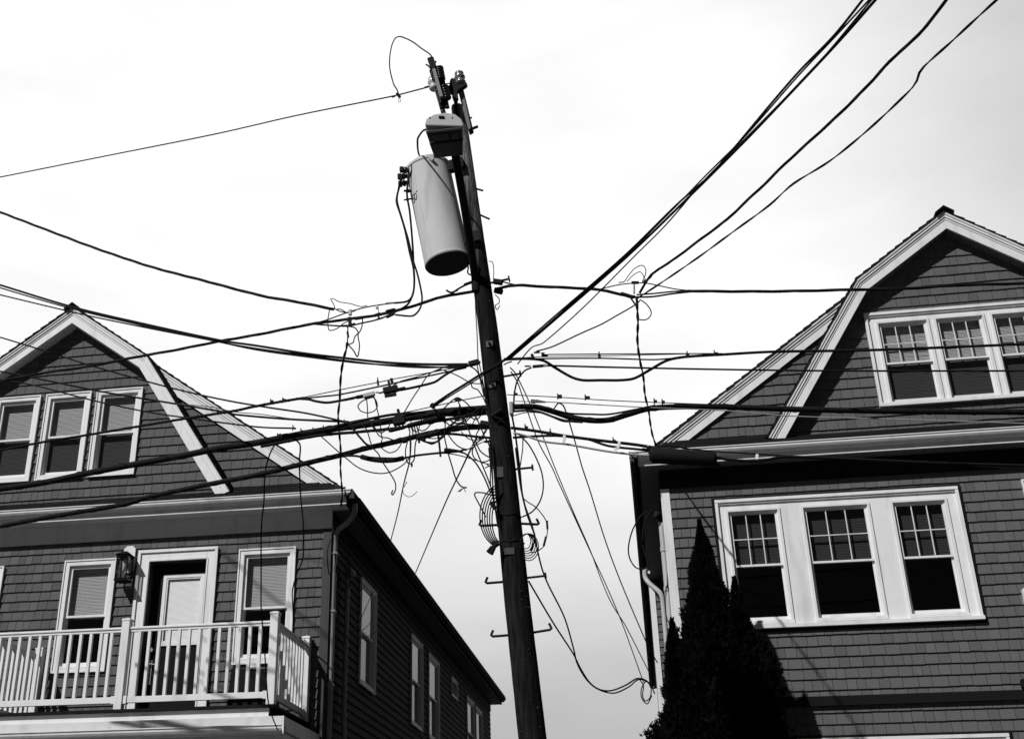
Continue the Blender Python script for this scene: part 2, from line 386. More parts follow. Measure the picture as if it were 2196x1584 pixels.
AP = [(0, 0), (1.356, -.985), (2.87, -3.29)]            # gambrel outline, outer edge, from the ridge
AI = [(0, -.265), (1.235, -1.15), (2.655, -3.33)]       # inner edge of the rake board
SL = .723
def gutter_prof(y, z, s=1):
    "K-style gutter in (v,z): y is the back, front 11 cm out"
    g = [(0, 0), (0, -.105), (-.05, -.105), (-.058, -.085), (-.082, -.07), (-.098, -.045), (-.1, -.02), (-.112, -.012), (-.112, .0),
         (-.1, 0), (-.1, -.008), (-.092, -.016), (-.088, -.04), (-.075, -.06), (-.05, -.075), (-.044, -.095), (-.006, -.095), (-.006, 0)]
    return [(y+a*s, z+b) for a, b in g]
def house(name, xa, za, label, shm, front_holes, gable_holes, clip_m, corner_m, frieze_m, soffit_m, holes_side, len_side, drop):
    """front wall on Y=16, ridge at (xa, za) above the eye line; returns empties and transforms"""
    h = empty(name, (xa, 16, 0)); tag(h, label, 'house')
    FY, WY, RY = 16., 16.25, 15.785; HW = 4.335; YB = 33.0
    Tf = lambda u, v, z: (xa+u, FY+v, z+za+H)           # front wall: u from ridge line, z from the ridge
    Tw = lambda u, v, z: (xa+u, WY+v, z+za+H)
    T0 = lambda u, v, z: (xa+u, v, z+za+H)              # v is the true depth Y
    gz = -(za+H)                                        # ground level
    ez = -3.40                                          # top of the front wall, inside the pent roof
    # ---- front lower wall
    fw_ = wall_panel(Tf, [(-HW, gz), (HW, gz), (HW, ez), (-HW, ez)], front_holes, 'front_wall', shm, h)
    lay = shingle_rects([(-HW+.03, gz), (HW-.03, gz), (HW-.03, -3.86), (-HW+.03, -3.86)], front_holes, drop['expo'], drop['z0'], .10, .19)
    gb = wall_panel(Tf, [(-2.62, -3.42), (2.62, -3.42), (2.655, -3.33), (1.235, -1.15), (0, -.265), (-1.235, -1.15), (-2.655, -3.33)], gable_holes, 'gable_wall', shm, h, th=.1)
    layg = shingle_rects([(-2.65, -3.36), (2.65, -3.36), (2.65, -3.33), (1.235, -1.15), (0, -.265), (-1.235, -1.15), (-2.65, -3.33)], gable_holes, .149, -3.30, .10, .2)
    # scoring mixes both walls: give each its share of the 300
    lay_shingles(Tf, FY, lay, shm, fw_, drop['n'][0]); lay_shingles(Tf, FY, layg, shm, gb, drop['n'][1])
    ww = child(MB(Tw).prism(ccw([(0, -.3), (-HW, -3.39), (-HW, -3.45), (HW, -3.45), (HW, -3.39)]), .0, .08), 'wing_wall', shm, h)
    for s in (1, -1):
        q = [(s*1.40, -1.30), (s*4.30, -3.385), (s*2.80, -3.385)]
        lay_shingles(Tw, WY, shingle_rects(ccw(q), [], .149, -3.36, .1, .2), shm, ww, drop['n'][2] if s == drop['s'] else 0)
    # ---- rakes of the gambrel front: flat board, cove and drip strip
    def lerp(a, b, t): return (a[0]+(b[0]-a[0])*t, a[1]+(b[1]-a[1])*t)
    for s in (1, -1):
        for i in (0, 1):
            O0, O1, I0, I1 = [(s*q[0], q[1]) for q in (AP[i], AP[i+1], AI[i], AI[i+1])]
            def band(t0, t1, y0, y1, nm, mm):
                child(MB(T0).prism([lerp(O0, I0, t0), lerp(O1, I1, t0), lerp(O1, I1, t1), lerp(O0, I0, t1)], y0, y1), nm, mm, h)
            band(.45, 1, RY, RY+.03, 'rake_board', M['white'])
            band(.30, .47, RY-.008, RY+.028, 'rake_moulding', M['white_grey'])
            band(.14, .32, RY-.022, RY+.026, 'rake_crown', M['white'])
            band(.0, .16, RY-.034, RY+.024, 'drip_edge', M['white_grey'])
            # soffit under the rake, in panels
            n = max(1, int(math.hypot(O1[0]-O0[0], O1[1]-O0[1])/.2))
            sof = MB(T0)
            for k in range(n):
                A0, A1 = lerp(I0, I1, (k+.02)/n), lerp(I0, I1, (k+.98)/n)
                sof.prism([A0, A1, (A1[0], A1[1]+.02), (A0[0], A0[1]+.02)], RY+.03, FY)
            child(sof, 'rake_soffit', soffit_m, h)['kind'] = 'stuff'
            # roofing slab
            th = .03; dx, dz = O1[0]-O0[0], O1[1]-O0[1]; L = math.hypot(dx, dz); nx, nz_ = -dz/L*s, dx/L*s
            if nz_ < 0: nx, nz_ = -nx, -nz_
            back = WY+.02 if i == 1 else WY+.3
            rf = MB(T0); cnt = int(L/.14)
            for k in range(cnt):
                a, b = k/cnt, (k+1)/cnt; jit = random.uniform(-.004, .003)
                P0, P1 = lerp(O0, O1, a), lerp(O0, O1, b)
                rf.prism([P0, P1, (P1[0]+nx*th, P1[1]+nz_*th), (P0[0]+nx*th*.45, P0[1]+nz_*th*.45)], RY-.046+jit, back)
            child(rf, 'bay_roofing', M['roof'], h)['kind'] = 'stuff'
        # return wall between bay and wing (dark cheek)
        child(MB(T0).prism([(s*1.235, -1.16), (s*2.655, -3.33), (s*2.655, -3.42), (s*2.60, -3.42), (s*1.2, -1.2)], FY+.1, WY), 'bay_cheek', M['darktrim'], h)
        # ---- wing rake
        W0_, W1_ = (s*1.25, -SL*1.25), (s*4.50, -SL*4.50-.0)
        def wb(t0, t1, y0, y1, nm, mm):
            d0, d1 = -.262*t0, -.262*t1
            child(MB(T0).prism([(W0_[0], W0_[1]+d0), (W1_[0], W1_[1]+d0), (W1_[0], W1_[1]+d1), (W0_[0], W0_[1]+d1)], y0, y1), nm, mm, h)
        wb(.47, 1, WY-.06, WY-.03, 'rake_board', M['white']); wb(.30, .49, WY-.069, WY-.032, 'rake_moulding', M['white_grey'])
        wb(.14, .32, WY-.083, WY-.034, 'rake_crown', M['white']); wb(.0, .16, WY-.096, WY-.036, 'drip_edge', M['white_grey'])
        child(MB(T0).prism([(W0_[0], W0_[1]-.235), (W1_[0], W1_[1]-.235), (W1_[0], W1_[1]-.215), (W0_[0], W0_[1]-.215)], WY-.03, WY), 'rake_soffit', soffit_m, h)
        # ---- main roof slab with stepped courses
        rf = MB(T0); xe = 4.33+.40; n = 40
        for k in range(n):
            a, b = xe*k/n, xe*(k+1)/n; jit = random.uniform(-.008, .004)
            y0 = WY-.108+jit
            rf.prism([(s*a, -SL*a), (s*b, -SL*b), (s*b, -SL*b+.036), (s*a, -SL*a+.02)], y0, YB+.3)
        child(rf, 'main_roofing', M['roof'], h)['kind'] = 'stuff'
    rc = MB(T0)
    for k in range(60):
        y0 = RY-.09+k*.3
        rc.prism([(-.13, -.055), (0, .045), (.13, -.055), (.13, -.03), (0, .07), (-.13, -.03)], y0, y0+.31)
    child(rc, 'ridge_cap', M['roof'], h)['kind'] = 'stuff'
    # ---- pent roof along the front
    pr = MB(T0); n = 5
    for k in range(n):
        y0, y1 = 15.60+.15*k, 15.60+.15*(k+1); z0, z1 = -3.425+.53*.15*k, -3.425+.53*.15*(k+1)
        XM = -(z1+.012)/SL-.0; x = -XM
        while x < XM-.02:
            w = random.uniform(.24, .34); x1 = min(x+w-.006, XM); q = random.uniform(0, .004)
            pr.add([(x, y0-.012, z0+.022+q), (x1, y0-.012, z0+.022+q), (x1, y1, z1+.012), (x, y1, z1+.012), (x, y0-.012, z0+.004), (x1, y0-.012, z0+.004), (x1, y1, z1-.01), (x, y1, z1-.01)],
                   [(0,1,2,3),(7,6,5,4),(0,4,5,1),(1,5,6,2),(2,6,7,3),(3,7,4,0)]); x += w
    child(pr, 'pent_roofing', M['roof'], h)['kind'] = 'stuff'
    # ---- eaves: front and sides
    FZ = -3.604                                        # soffit level
    o, g = .30, .31
    child(MB(T0).sweep(gutter_prof(FY-o, -3.425), -HW-.415, HW+.415), 'gutter', M['white_grey'] if False else M['white'], h)
    child(MB(T0).box(-HW-o, HW+o, FY-o, FY-o+.02, FZ, -3.44), 'fascia', M['white_grey'], h)
    sf = MB(T0); x = -HW-o+.02
    while x < HW+o-.05: sf.box(x, x+.245, FY-o+.02, FY-.0, FZ+.008, FZ+.02); x += .25
    child(sf, 'soffit', soffit_m, h)
    for s in (1, -1):
        Ts = (lambda s: lambda u, v, z: (xa+s*(HW)-s*v, u, z+za+H))(s)    # side wall: u = Y, v into the wall
        child(MB(Ts).sweep([(a, b) for a, b in gutter_prof(-o, -3.425)], FY-.415, YB+.35), 'gutter', M['darktrim'] if drop['darkgutter'] else M['white_grey'], h)
        child(MB(Ts).box(FY-o+.03, YB+.3, -o, -o+.02, FZ, -3.44), 'fascia', M['darktrim'] if drop['darkgutter'] else M['white_grey'], h)
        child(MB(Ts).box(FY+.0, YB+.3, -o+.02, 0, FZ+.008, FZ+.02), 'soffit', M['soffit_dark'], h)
        child(MB(Ts).box(FY+.02, YB, -.03, 0, FZ-.22, FZ+.006), 'frieze', M['darktrim'], h)
        hs = holes_side if s == drop['s'] else []
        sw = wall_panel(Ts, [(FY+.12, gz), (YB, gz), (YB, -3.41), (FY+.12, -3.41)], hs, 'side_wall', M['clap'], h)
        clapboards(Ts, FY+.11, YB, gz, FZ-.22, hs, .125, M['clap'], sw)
        child(MB(Ts).box(FY-.026, FY+.10, -.028, -.0015, gz, FZ-.22), 'corner_board', corner_m, h)
        child(MB(Tf).box(s*HW+(-.09 if s > 0 else .0), s*HW+(.0 if s > 0 else .09), -.027, -.0015, gz, -3.86), 'corner_board', corner_m, h)
    child(MB(Tf).box(-HW-.03, HW+.03, -.034, -.001, -3.862, FZ+.006), 'frieze', frieze_m, h)
    child(MB(Tf).box(-HW-.03, HW+.03, -.05, -.0345, -3.645, FZ+.007), 'frieze_moulding', frieze_m, h)
    # ---- rear
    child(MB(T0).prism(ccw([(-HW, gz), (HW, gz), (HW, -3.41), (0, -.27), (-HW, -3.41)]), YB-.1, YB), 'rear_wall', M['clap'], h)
    # plank floors keep the interior dark
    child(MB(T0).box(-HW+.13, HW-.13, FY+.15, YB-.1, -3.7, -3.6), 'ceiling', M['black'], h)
    # foundation strip
    child(MB(T0).box(-HW-.01, HW+.01, FY-.05, FY-.001, gz, gz+.4), 'foundation', M['concrete'], h)
    return h, Tf, lambda s: (lambda u, v, z: (xa+s*(HW)-s*v, u, z+za+H))

# ================================================================== LEFT HOUSE
XL, ZL = -8.68, 8.955
def rel(x0, x1, z0, z1, xa, za): return (x0-xa, x1-xa, z0-za, z1-za)
LU = [rel(a, b, 6.11, 7.535, XL, ZL) for a, b in ((-9.87, -9.12), (-9.02, -8.27), (-8.175, -7.42))]
LL = [rel(-8.336, -7.533, 3.20, 4.82, XL, ZL), rel(-5.667, -4.83, 3.22, 4.843, XL, ZL), rel(-10.1, -9.30, 3.19, 4.79, XL, ZL)]
LD = rel(-7.19, -6.0, 2.40, 4.90, XL, ZL)
def hole(o, w=.05): return (o[0]+w, o[1]-w, o[2]+w, o[3]-w)
SIDE = [(17.84, 18.9, 3.255, 4.865), (21.88, 22.99, 3.245, 4.862), (23.66, 24.85, 3.24, 4.863), (28.66, 29.87, 3.24, 4.85), (30.1, 31.25, 3.24, 4.84), (26.45, 27.27, 4.49, 4.89)]
SL_ = [(a, b, c-ZL, d-ZL) for a, b, c, d in SIDE]
hl, TfL, TsL = house('gambrel_house', XL, ZL, 'dark shingled gambrel house on the left with a white railed balcony and dark side wall', M['shingle'],
    [hole(o) for o in LL+[LD]], [hole(o) for o in LU], M['clap'], M['greytrim'], M['white_grey'], M['soffit'], [hole(o, .04) for o in SL_], 17,
    dict(expo=.1385, z0=.3094*16-ZL-.1385*60, n=(150, 120, 30), s=1, darkgutter=True))
for o in LU:
    w = empty('window', TfL(o[0], 0, o[2])); w.parent = hl; w.location = Vector(w['_w'])-WL[hl.name]
    casing(TfL, w, *o, .075, sill=False); sash_unit(TfL, w, o[0]+.075, o[1]-.075, o[2]+.075, o[3]-.075, (6.82-ZL)); room(TfL, w, *o)
for i, o in enumerate(LL):
    w = empty('window', TfL(o[0], 0, o[2])); w.parent = hl; w.location = Vector(w['_w'])-WL[hl.name]
    casing(TfL, w, *o, .08, sill=False); sash_unit(TfL, w, o[0]+.08, o[1]-.08, o[2]+.08, o[3]-.08, (4.0-ZL), lowblind=False, blind='blind'); room(TfL, w, *o)
TS = TsL(1)
for o in SL_:
    w = empty('window', TS(o[0], 0, o[2])); w.parent = hl; w.location = Vector(w['_w'])-WL[hl.name]
    casing(TS, w, *o, .06, proud=.035, m='white_grey', sill=False)
    if o[3]-o[2] > 1: sash_unit(TS, w, o[0]+.06, o[1]-.06, o[2]+.06, o[3]-.06, (4.07-ZL), m='white_grey', lowblind=False, low='glass')
    else:
        child(MB(TS).add([(o[0]+.05, .05, o[2]+.05), (o[1]-.05, .05, o[2]+.05), (o[1]-.05, .05, o[3]-.05), (o[0]+.05, .05, o[3]-.05)], [(0,1,2,3)]), 'pane', M['glass'], w)
        child(MB(TS).box(o[0]+.06, o[1]-.06, .1, .11, o[2]+.06, o[3]-.06), 'blind', M['blind'], w)
    room(TS, w, *o)
# ---- balcony door
d = empty('balcony_door', TfL(LD[0], 0, LD[2])); d.parent = hl; d.location = Vector(d['_w'])-WL[hl.name]
x0, x1, z0, z1 = LD
b = MB(TfL); b.box(x0, x0+.165, -.04, .003, z0, z1); b.box(x1-.15, x1, -.04, .003, z0, z1); b.box(x0+.165, x1-.15, -.04, .003, z1-.155, z1)
child(b, 'casing', M['white'], d, bevel=.004)
b = MB(TfL); b.box(x0-.012, x0+.03, -.062, -.038, z0, z1+.012); b.box(x1-.03, x1+.012, -.062, -.038, z0, z1+.012); b.box(x0+.03, x1-.03, -.062, -.038, z1-.03, z1+.012)
b.box(x0+.14, x0+.166, -.05, -.0385, z0, z1-.155); b.box(x1-.151, x1-.13, -.05, -.0385, z0, z1-.155); b.box(x0+.166, x1-.151, -.05, -.0385, z1-.156, z1-.13)
child(b, 'backband', M['white'], d)
b = MB(TfL); b.box(x0+.16, x0+.175, .004, .2, z0, z1-.155); b.box(x1-.165, x1-.15, .004, .2, z0, z1-.155); b.box(x0+.175, x1-.165, .004, .2, z1-.17, z1-.155); child(b, 'jamb', M['greytrim'], d)
ga, gb_, gc, gd = -6.845-XL, -6.215-XL, 3.55-ZL, 4.575-ZL
b = MB(TfL)
for rc in minus((x0+.175, x1-.165, z0, z1-.17), [(ga+.03, gb_-.03, gc+.03, gd-.03)]): b.box(rc[0], rc[1], .13, .17, rc[2], rc[3])
leaf_ = child(b, 'door_leaf', M['darktrim'], d)
b = MB(TfL); frame_rect(b, ga, gb_, gc, gd, .05, .108, .131); frame_rect(b, ga+.05, gb_-.05, gc+.05, gd-.05, .02, .116, .131); child(b, 'lite_frame', M['white'], d)
child(MB(TfL).add([(ga+.05, .135, gc+.05), (gb_-.05, .135, gc+.05), (gb_-.05, .135, gd-.05), (ga+.05, .135, gd-.05)], [(0,1,2,3)]), 'pane', M['glass'], d)
bl = MB(TfL); zz = gd-.05
while zz > gc+.05: bl.add([(ga+.03, .147, zz), (gb_-.03, .147, zz), (gb_-.03, .144, zz-.015), (ga+.03, .144, zz-.015)], [(0,1,2,3)]); zz -= .0165
child(bl, 'blind', M['blind_pale'], d)
b = MB(TfL); b.box(-6.945-XL, -6.90-XL, .112, .129, 3.02-ZL, 3.36-ZL); b.tube([(-6.925-XL, .112, 3.30-ZL), (-6.925-XL, .06, 3.30-ZL), (-6.83-XL, .055, 3.285-ZL)], .009)
b.tube([(-6.925-XL, .11, 3.50-ZL), (-6.925-XL, .085, 3.50-ZL)], .028, n=12); child(b, 'handle', M['steel'], d)
room(TfL, d, x0+.18, x1-.17, z0, z1-.17)
# ---- wall lantern, a fitting of the house
ln = empty('wall_lantern', TfL(-7.35-XL, 0, 4.8-ZL)); ln.parent = hl; ln.location = Vector(ln['_w'])-WL[hl.name]
cx, cz, hw_, hh_, k = -7.345-XL, 4.79-ZL, .088, .2, .045
child(MB(TfL).prism([(cx-hw_, cz-hh_+k), (cx-hw_+k, cz-hh_), (cx+hw_-k, cz-hh_), (cx+hw_, cz-hh_+k), (cx+hw_, cz+hh_-k), (cx+hw_-k, cz+hh_), (cx-hw_+k, cz+hh_), (cx-hw_, cz+hh_-k)], -.05, -.015), 'mounting_block', M['white'], ln)
b = MB(TfL); lx0, lx1, lz0, lz1 = cx-.09, cx+.09, 4.44-ZL, 4.80-ZL
for u in (lx0, lx1-.014):
    for v in (-.27, -.09): b.box(u, u+.014, v, v+.014, lz0, lz1)
for zz in (lz0-.012, lz1-.012): b.box(lx0-.006, lx1+.006, -.276, -.07, zz, zz+.02)
b.add([(lx0-.02, -.29, lz1+.008), (lx1+.02, -.29, lz1+.008), (lx1+.02, -.055, lz1+.008), (lx0-.02, -.055, lz1+.008), (cx-.03, -.2, lz1+.07), (cx+.03, -.2, lz1+.07), (cx+.03, -.14, lz1+.07), (cx-.03, -.14, lz1+.07)],
      [(0,3,2,1),(4,5,6,7),(0,1,5,4),(1,2,6,5),(2,3,7,6),(3,0,4,7)])
b.box(cx-.012, cx+.012, -.17, -.05, lz1-.02, lz1+.02)
child(b, 'lantern_cage', M['darktrim'], ln)
b = MB(TfL)
for q in ([(lx0+.007, -.263, lz0), (lx1-.007, -.263, lz0), (lx1-.007, -.263, lz1), (lx0+.007, -.263, lz1)], [(lx1-.007, -.263, lz0), (lx1-.007, -.083, lz0), (lx1-.007, -.083, lz1), (lx1-.007, -.263, lz1)], [(lx0+.007, -.263, lz0), (lx0+.007, -.083, lz0), (lx0+.007, -.083, lz1), (lx0+.007, -.263, lz1)]):
    b.add(q, [(0,1,2,3)])
child(b, 'lantern_glass', M['lens'], ln)
child(MB(TfL).tube([(cx, -.17, lz1-.02), (cx, -.17, lz1-.08), (cx, -.17, lz1-.12), (cx, -.17, lz1-.2), (cx, -.17, lz1-.23)], [.014, .016, .03, .032, .012], n=12), 'bulb', M['white_grey'], ln, smooth=True)
# ---- balcony
bal = empty('balcony', (-6.55, 14.4, 0)); bal.parent = hl; bal.location = Vector(bal['_w'])-WL[hl.name]
BX0, BX1, BY = -8.56, -4.545, 14.40; DZ = H+2.405; TR, BR = H+3.44, H+2.53
def bpart(mb, nm, mm='white', **k): return child(mb, nm, M[mm], bal, **k)
def post(x, y, top=H+3.52, w=.105):
    bpart(MB().box(x-w/2, x+w/2, y, y+w, DZ, top), 'post', bevel=.006)
    b = MB(); b.box(x-w/2-.006, x+w/2+.006, y-.006, y+w+.006, top, top+.022)
    b.add([(x-w/2-.006, y-.006, top+.022), (x+w/2+.006, y-.006, top+.022), (x+w/2+.006, y+w+.006, top+.022), (x-w/2-.006, y+w+.006, top+.022), (x, y+w/2, top+.045)], [(0,1,4), (1,2,4), (2,3,4), (3,0,4)])
    bpart(b, 'post_cap')
pw = .105
MX = -6.575
posts = [(BX0+pw/2, BY), (MX, BY), (BX1-pw/2, BY), (BX0+pw/2, 15.86), (BX1-pw/2, 15.86)]
for x, y in posts: post(x, y, w=pw)
def railrun(ax, ay, bx, by):
    A, B = Vector((ax, ay, 0)), Vector((bx, by, 0)); D = B-A; n = max(2, round(D.length/.137)); u = D.normalized(); sd = Vector((-u.y, u.x, 0))
    def beam(zl, zh, w):
        b = MB(); q = [A-sd*w/2, B-sd*w/2, B+sd*w/2, A+sd*w/2]
        b.add([(v.x, v.y, zl) for v in q]+[(v.x, v.y, zh) for v in q], [(0,3,2,1),(4,5,6,7),(0,1,5,4),(1,2,6,5),(2,3,7,6),(3,0,4,7)]); return b
    bpart(beam(TR-.03, TR, .07), 'top_rail', bevel=.008); bpart(beam(TR-.06, TR-.031, .045), 'sub_rail')
    bpart(beam(BR-.035, BR+.04, .045), 'bottom_rail', bevel=.003)
    for E_ in (A+u*.02, B-u*.02):
        b = MB(); b.box(E_.x-.02-.01*abs(u.x), E_.x+.02+.01*abs(u.x), E_.y-.035, E_.y+.035, BR-.045, BR+.05); bpart(b, 'rail_bracket')
    for k in range(1, n):
        P0 = A+D*(k/n); bpart(MB().box(P0.x-.02, P0.x+.02, P0.y-.02, P0.y+.02, BR+.04, TR-.06), 'baluster', bevel=.003)
yr = BY+pw/2
railrun(BX0+pw, yr, MX-pw/2, yr); railrun(MX+pw/2, yr, BX1-pw, yr)
railrun(BX0+pw/2, BY+pw, BX0+pw/2, 15.86); railrun(BX1-pw/2, BY+pw, BX1-pw/2, 15.86)
bpart(MB().box(BX0-.05, BX1+.03, BY-.06, 15.95, DZ-.035, DZ), 'deck', 'darktrim')
za_ = at(400, 1526, 14.38).z; zb_ = at(400, 1541.5, 14.38).z
bpart(MB().box(BX0-.02, -4.60, 14.385, 14.41, zb_, DZ-.037), 'deck_fascia', 'white')
zt2 = at(500, 1537, 14.3).z; zm2 = at(500, 1557, 14.3).z
XR2 = at(609, 1540, 14.3).x
bpart(MB().box(BX0-.3, XR2, 14.30, 14.38, zm2, zt2), 'porch_fascia', 'white_grey')
bpart(MB().box(XR2-.08, XR2-.0, 14.381, 15.94, zm2-.06, zt2-.004), 'porch_fascia', 'white_grey')
bpart(MB().box(BX0-.3, XR2-.09, 14.381, 15.94, zt2-.03, zt2-.006), 'porch_roof', 'roof')
Tp = lambda u, v, z: (u, v, z)
bpart(MB(Tp).sweep(gutter_prof(14.298, zm2-.002), BX0-.3, XR2+.004), 'porch_gutter', 'white')
bpart(MB().box(BX0-.3, XR2-.02, 14.31, 14.37, zm2-.45, zm2-.006), 'porch_beam', 'white_grey')
bpart(MB().box(XR2-.16, XR2-.02, 14.371, 15.94, zm2-.6, zm2-.07), 'porch_beam', 'white_grey')
for xx in (BX0+.2, MX, BX1-.1):
    bpart(MB().box(xx-.09, xx+.09, 14.4, 14.58, 0, zm2-.46), 'porch_column', 'white', bevel=.01)
# covered grill on the balcony
gx, gy = -5.12, 15.35
gr = empty('covered_grill', (gx, gy, DZ)); tag(gr, 'black covered box-shaped grill on the balcony beneath the right-hand window', 'grill')
b = MB(); b.add([(gx-.3, gy-.22, DZ+.02), (gx+.3, gy-.22, DZ+.02), (gx+.3, gy+.22, DZ+.02), (gx-.3, gy+.22, DZ+.02), (gx-.27, gy-.2, DZ+.62), (gx+.27, gy-.2, DZ+.55), (gx+.27, gy+.2, DZ+.55), (gx-.27, gy+.2, DZ+.66)],
                 [(0,3,2,1),(4,5,6,7),(0,1,5,4),(1,2,6,5),(2,3,7,6),(3,0,4,7)])
child(b, 'cover', M['darktrim'], gr, bevel=.02)
child(MB().box(gx-.05, gx+.1, gy-.235, gy-.2, DZ+.6, DZ+.66), 'side_shelf', M['white'], gr)
# ---- downspout and conduit on the side of the left house
def pipe(pts, r, name, m, parent, n=10):
    return child(MB().tube(smooth_pts(pts, 6), r, n=n), name, M[m], parent, smooth=True)
def smooth_pts(pts, k=8):
    pts = [Vector(q) for q in pts]
    if len(pts) == 2: return [pts[0].lerp(pts[1], i/k) for i in range(k+1)]
    P_ = [pts[0]*2-pts[1]]+pts+[pts[-1]*2-pts[-2]]; o_ = []
    for i in range(1, len(P_)-2):
        a, b, c, e = P_[i-1:i+3]
        ta, tb = (c-a)/2, (e-b)/2
        dn = (c-b).length
        if ta.length > dn: ta = ta.normalized()*dn
        if tb.length > dn: tb = tb.normalized()*dn
        for j in range(k):
            t = j/k; t2, t3 = t*t, t*t*t
            o_.append(b*(2*t3-3*t2+1)+ta*(t3-2*t2+t)+c*(-2*t3+3*t2)+tb*(t3-t2))
    o_.append(P_[-2]); return o_
XW = XL+4.335
pipe([(XW+.36, 15.95, H+5.42), (XW+.355, 15.95, H+5.28), (XW+.25, 15.98, H+5.16), (XW+.12, 16.02, H+5.08), (XW+.06, 16.05, H+4.98), (XW+.06, 16.05, H+4.8), (XW+.06, 16.05, H+2), (XW+.06, 16.05, .1)], .04, 'downspout', 'pvcdark', hl)
for zz in (4.72, 3.9, 2.9): child(MB().box(XW+.0, XW+.105, 16.003, 16.097, H+zz, H+zz+.03), 'pipe_strap', M['pvcdark'], hl)
pp = at(744, 1290, 16.6); cxp = XW+.09
cy_ = cxp/ray(744, 1290).x*ray(744, 1290).y
pipe([(cxp, cy_, H+4.62), (cxp, cy_, H+4.0), (cxp, cy_, H+2.55), (cxp+.02, cy_, H+2.2), (cxp+.02, cy_+.05, H+1.4), (cxp, cy_+.05, .3)], .032, 'service_conduit', 'pvcdark', hl)
child(MB().tube([(cxp-.02, cy_-.02, H+4.68), (cxp+.02, cy_-.03, H+4.66), (cxp+.08, cy_-.05, H+4.60), (cxp+.1, cy_-.06, H+4.55)], [.03, .05, .055, .02], n=10), 'weatherhead', M['pvcdark'], hl, smooth=True)
for zz in (3.55, 2.95, 2.6): child(MB().tube([(cxp, cy_, H+zz), (cxp, cy_, H+zz+.05)], .042, n=12), 'conduit_coupling', M['pvcdark'], hl)

# ================================================================== RIGHT HOUSE
XR, ZR = 4.70, 9.235
RU = rel(3.40, 5.90, 6.35, 7.785, XR, ZR); RL = rel(1.05, 4.172, 3.405, 5.155, XR, ZR); RB = rel(1.05, 4.185, .35, 2.03, XR, ZR)
RX = [rel(4.985, 5.75, 3.6, 5.2, XR, ZR)]
R4 = rel(4.66, 4.95, 2.9, 3.75, XR, ZR)
hr, TfR, TsR = house('gambrel_house', XR, ZR, 'grey shingled gambrel house on the right with wide white window banks', M['shingle_grey'],
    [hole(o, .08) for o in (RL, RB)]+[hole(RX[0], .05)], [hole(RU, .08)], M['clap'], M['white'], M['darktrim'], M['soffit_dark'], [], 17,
    dict(expo=.1375, z0=.3097*16-ZR-.1375*60, n=(190, 80, 30), s=-1, darkgutter=True))
def bank(o, units, hdr, sill_h, grid, droop, blind, low, lowblind, zm, seps='panel', outline=True):
    w = empty('window_bank', TfR(o[0], 0, o[2])); w.parent = hr; w.location = Vector(w['_w'])-WL[hr.name]
    x0, x1, z0, z1 = o
    hs = [(a, b, c, e) for a, b, c, e in units]
    b = MB(TfR)
    for rc in minus((x0, x1, z0+.02, z1), hs): b.box(rc[0], rc[1], -.03, .002, rc[2], rc[3])
    child(b, 'surround', M['white'], w)
    b = MB(TfR); b.box(x0-.006, x1+.006, -.07, -.0305, z1-.035, z1+.006); b.box(x0-.006, x0+.032, -.066, -.0305, z0+.03, z1-.036); b.box(x1-.032, x1+.006, -.066, -.0305, z0+.03, z1-.036)
    b.box(x0+.033, x1-.033, -.052, -.0305, z1-.06, z1-.036)
    child(b, 'backband', M['white'], w)
    child(MB(TfR).box(x0-.012, x1+.02, -.085, -.0305, z0-.0, z0+.05), 'sill', M['white'], w, bevel=.004)
    if outline:
        b = MB(TfR); b.box(x0-.045, x1+.045, -.04, -.001, z1+.008, z1+.04); b.box(x0-.045, x0-.008, -.04, -.001, z0-.03, z1+.0079); b.box(x1+.008, x1+.045, -.04, -.001, z0-.03, z1+.0079); b.box(x0-.0079, x1+.0079, -.04, -.001, z0-.035, z0-.002)
        child(b, 'flashing', M['darktrim'], w)
    for a, c, e, f in units:
        b = MB(TfR); frame_rect(b, a, c, e, f, .03, -.05, .003, wb=.04); child(b, 'stop', M['white'], w)
        sash_unit(TfR, w, a+.03, c-.03, e+.03, f-.03, zm, grid=grid, droop=droop, blind=blind, low=low, lowblind=lowblind, fw=.026)
        child(MB(TfR).box(a-.004, c+.004, -.064, -.0305, e-.012, e+.02), 'unit_sill', M['white'], w)
    room(TfR, w, x0+.03, x1-.03, z0+.03, z1-.03)
uU = [(a-XR, c-XR, 6.38-ZR, 7.655-ZR) for a, c in ((3.535, 4.25), (4.315, 4.99), (5.06, 5.775))]
uL = [(a-XR, c-XR, 3.475-ZR, 5.02-ZR) for a, c in ((1.175, 1.885), (2.158, 3.04), (3.304, 4.02))]
uB = [(a, c, e-3.1, f-3.1) for a, c, e, f in uL]
bank(RU, uU, .1, .05, True, True, 'blind', 'screen', True, 7.015-ZR, outline=False)
bank(RL, uL, .13, .07, True, False, 'shade', 'screen', False, 4.255-ZR)
bank(RB, uB, .13, .07, True, False, 'shade', 'screen', False, 1.15-ZR)
w = empty('window', TfR(RX[0][0], 0, RX[0][2])); w.parent = hr; w.location = Vector(w['_w'])-WL[hr.name]
casing(TfR, w, *RX[0], .08); sash_unit(TfR, w, RX[0][0]+.08, RX[0][1]-.08, RX[0][2]+.08, RX[0][3]-.08, 4.4-ZR); room(TfR, w, *RX[0])
child(MB(TfR).box(4.69-XR, 4.98-XR, -.12, -.02, 3.45-ZR, 3.76-ZR), 'meter_box', M['white'], hr, bevel=.01)
child(MB(TfR).box(4.45-XR, 4.62-XR, -.12, -.02, 2.55-ZR, 2.66-ZR), 'wall_socket', M['darktrim'], hr, bevel=.01)
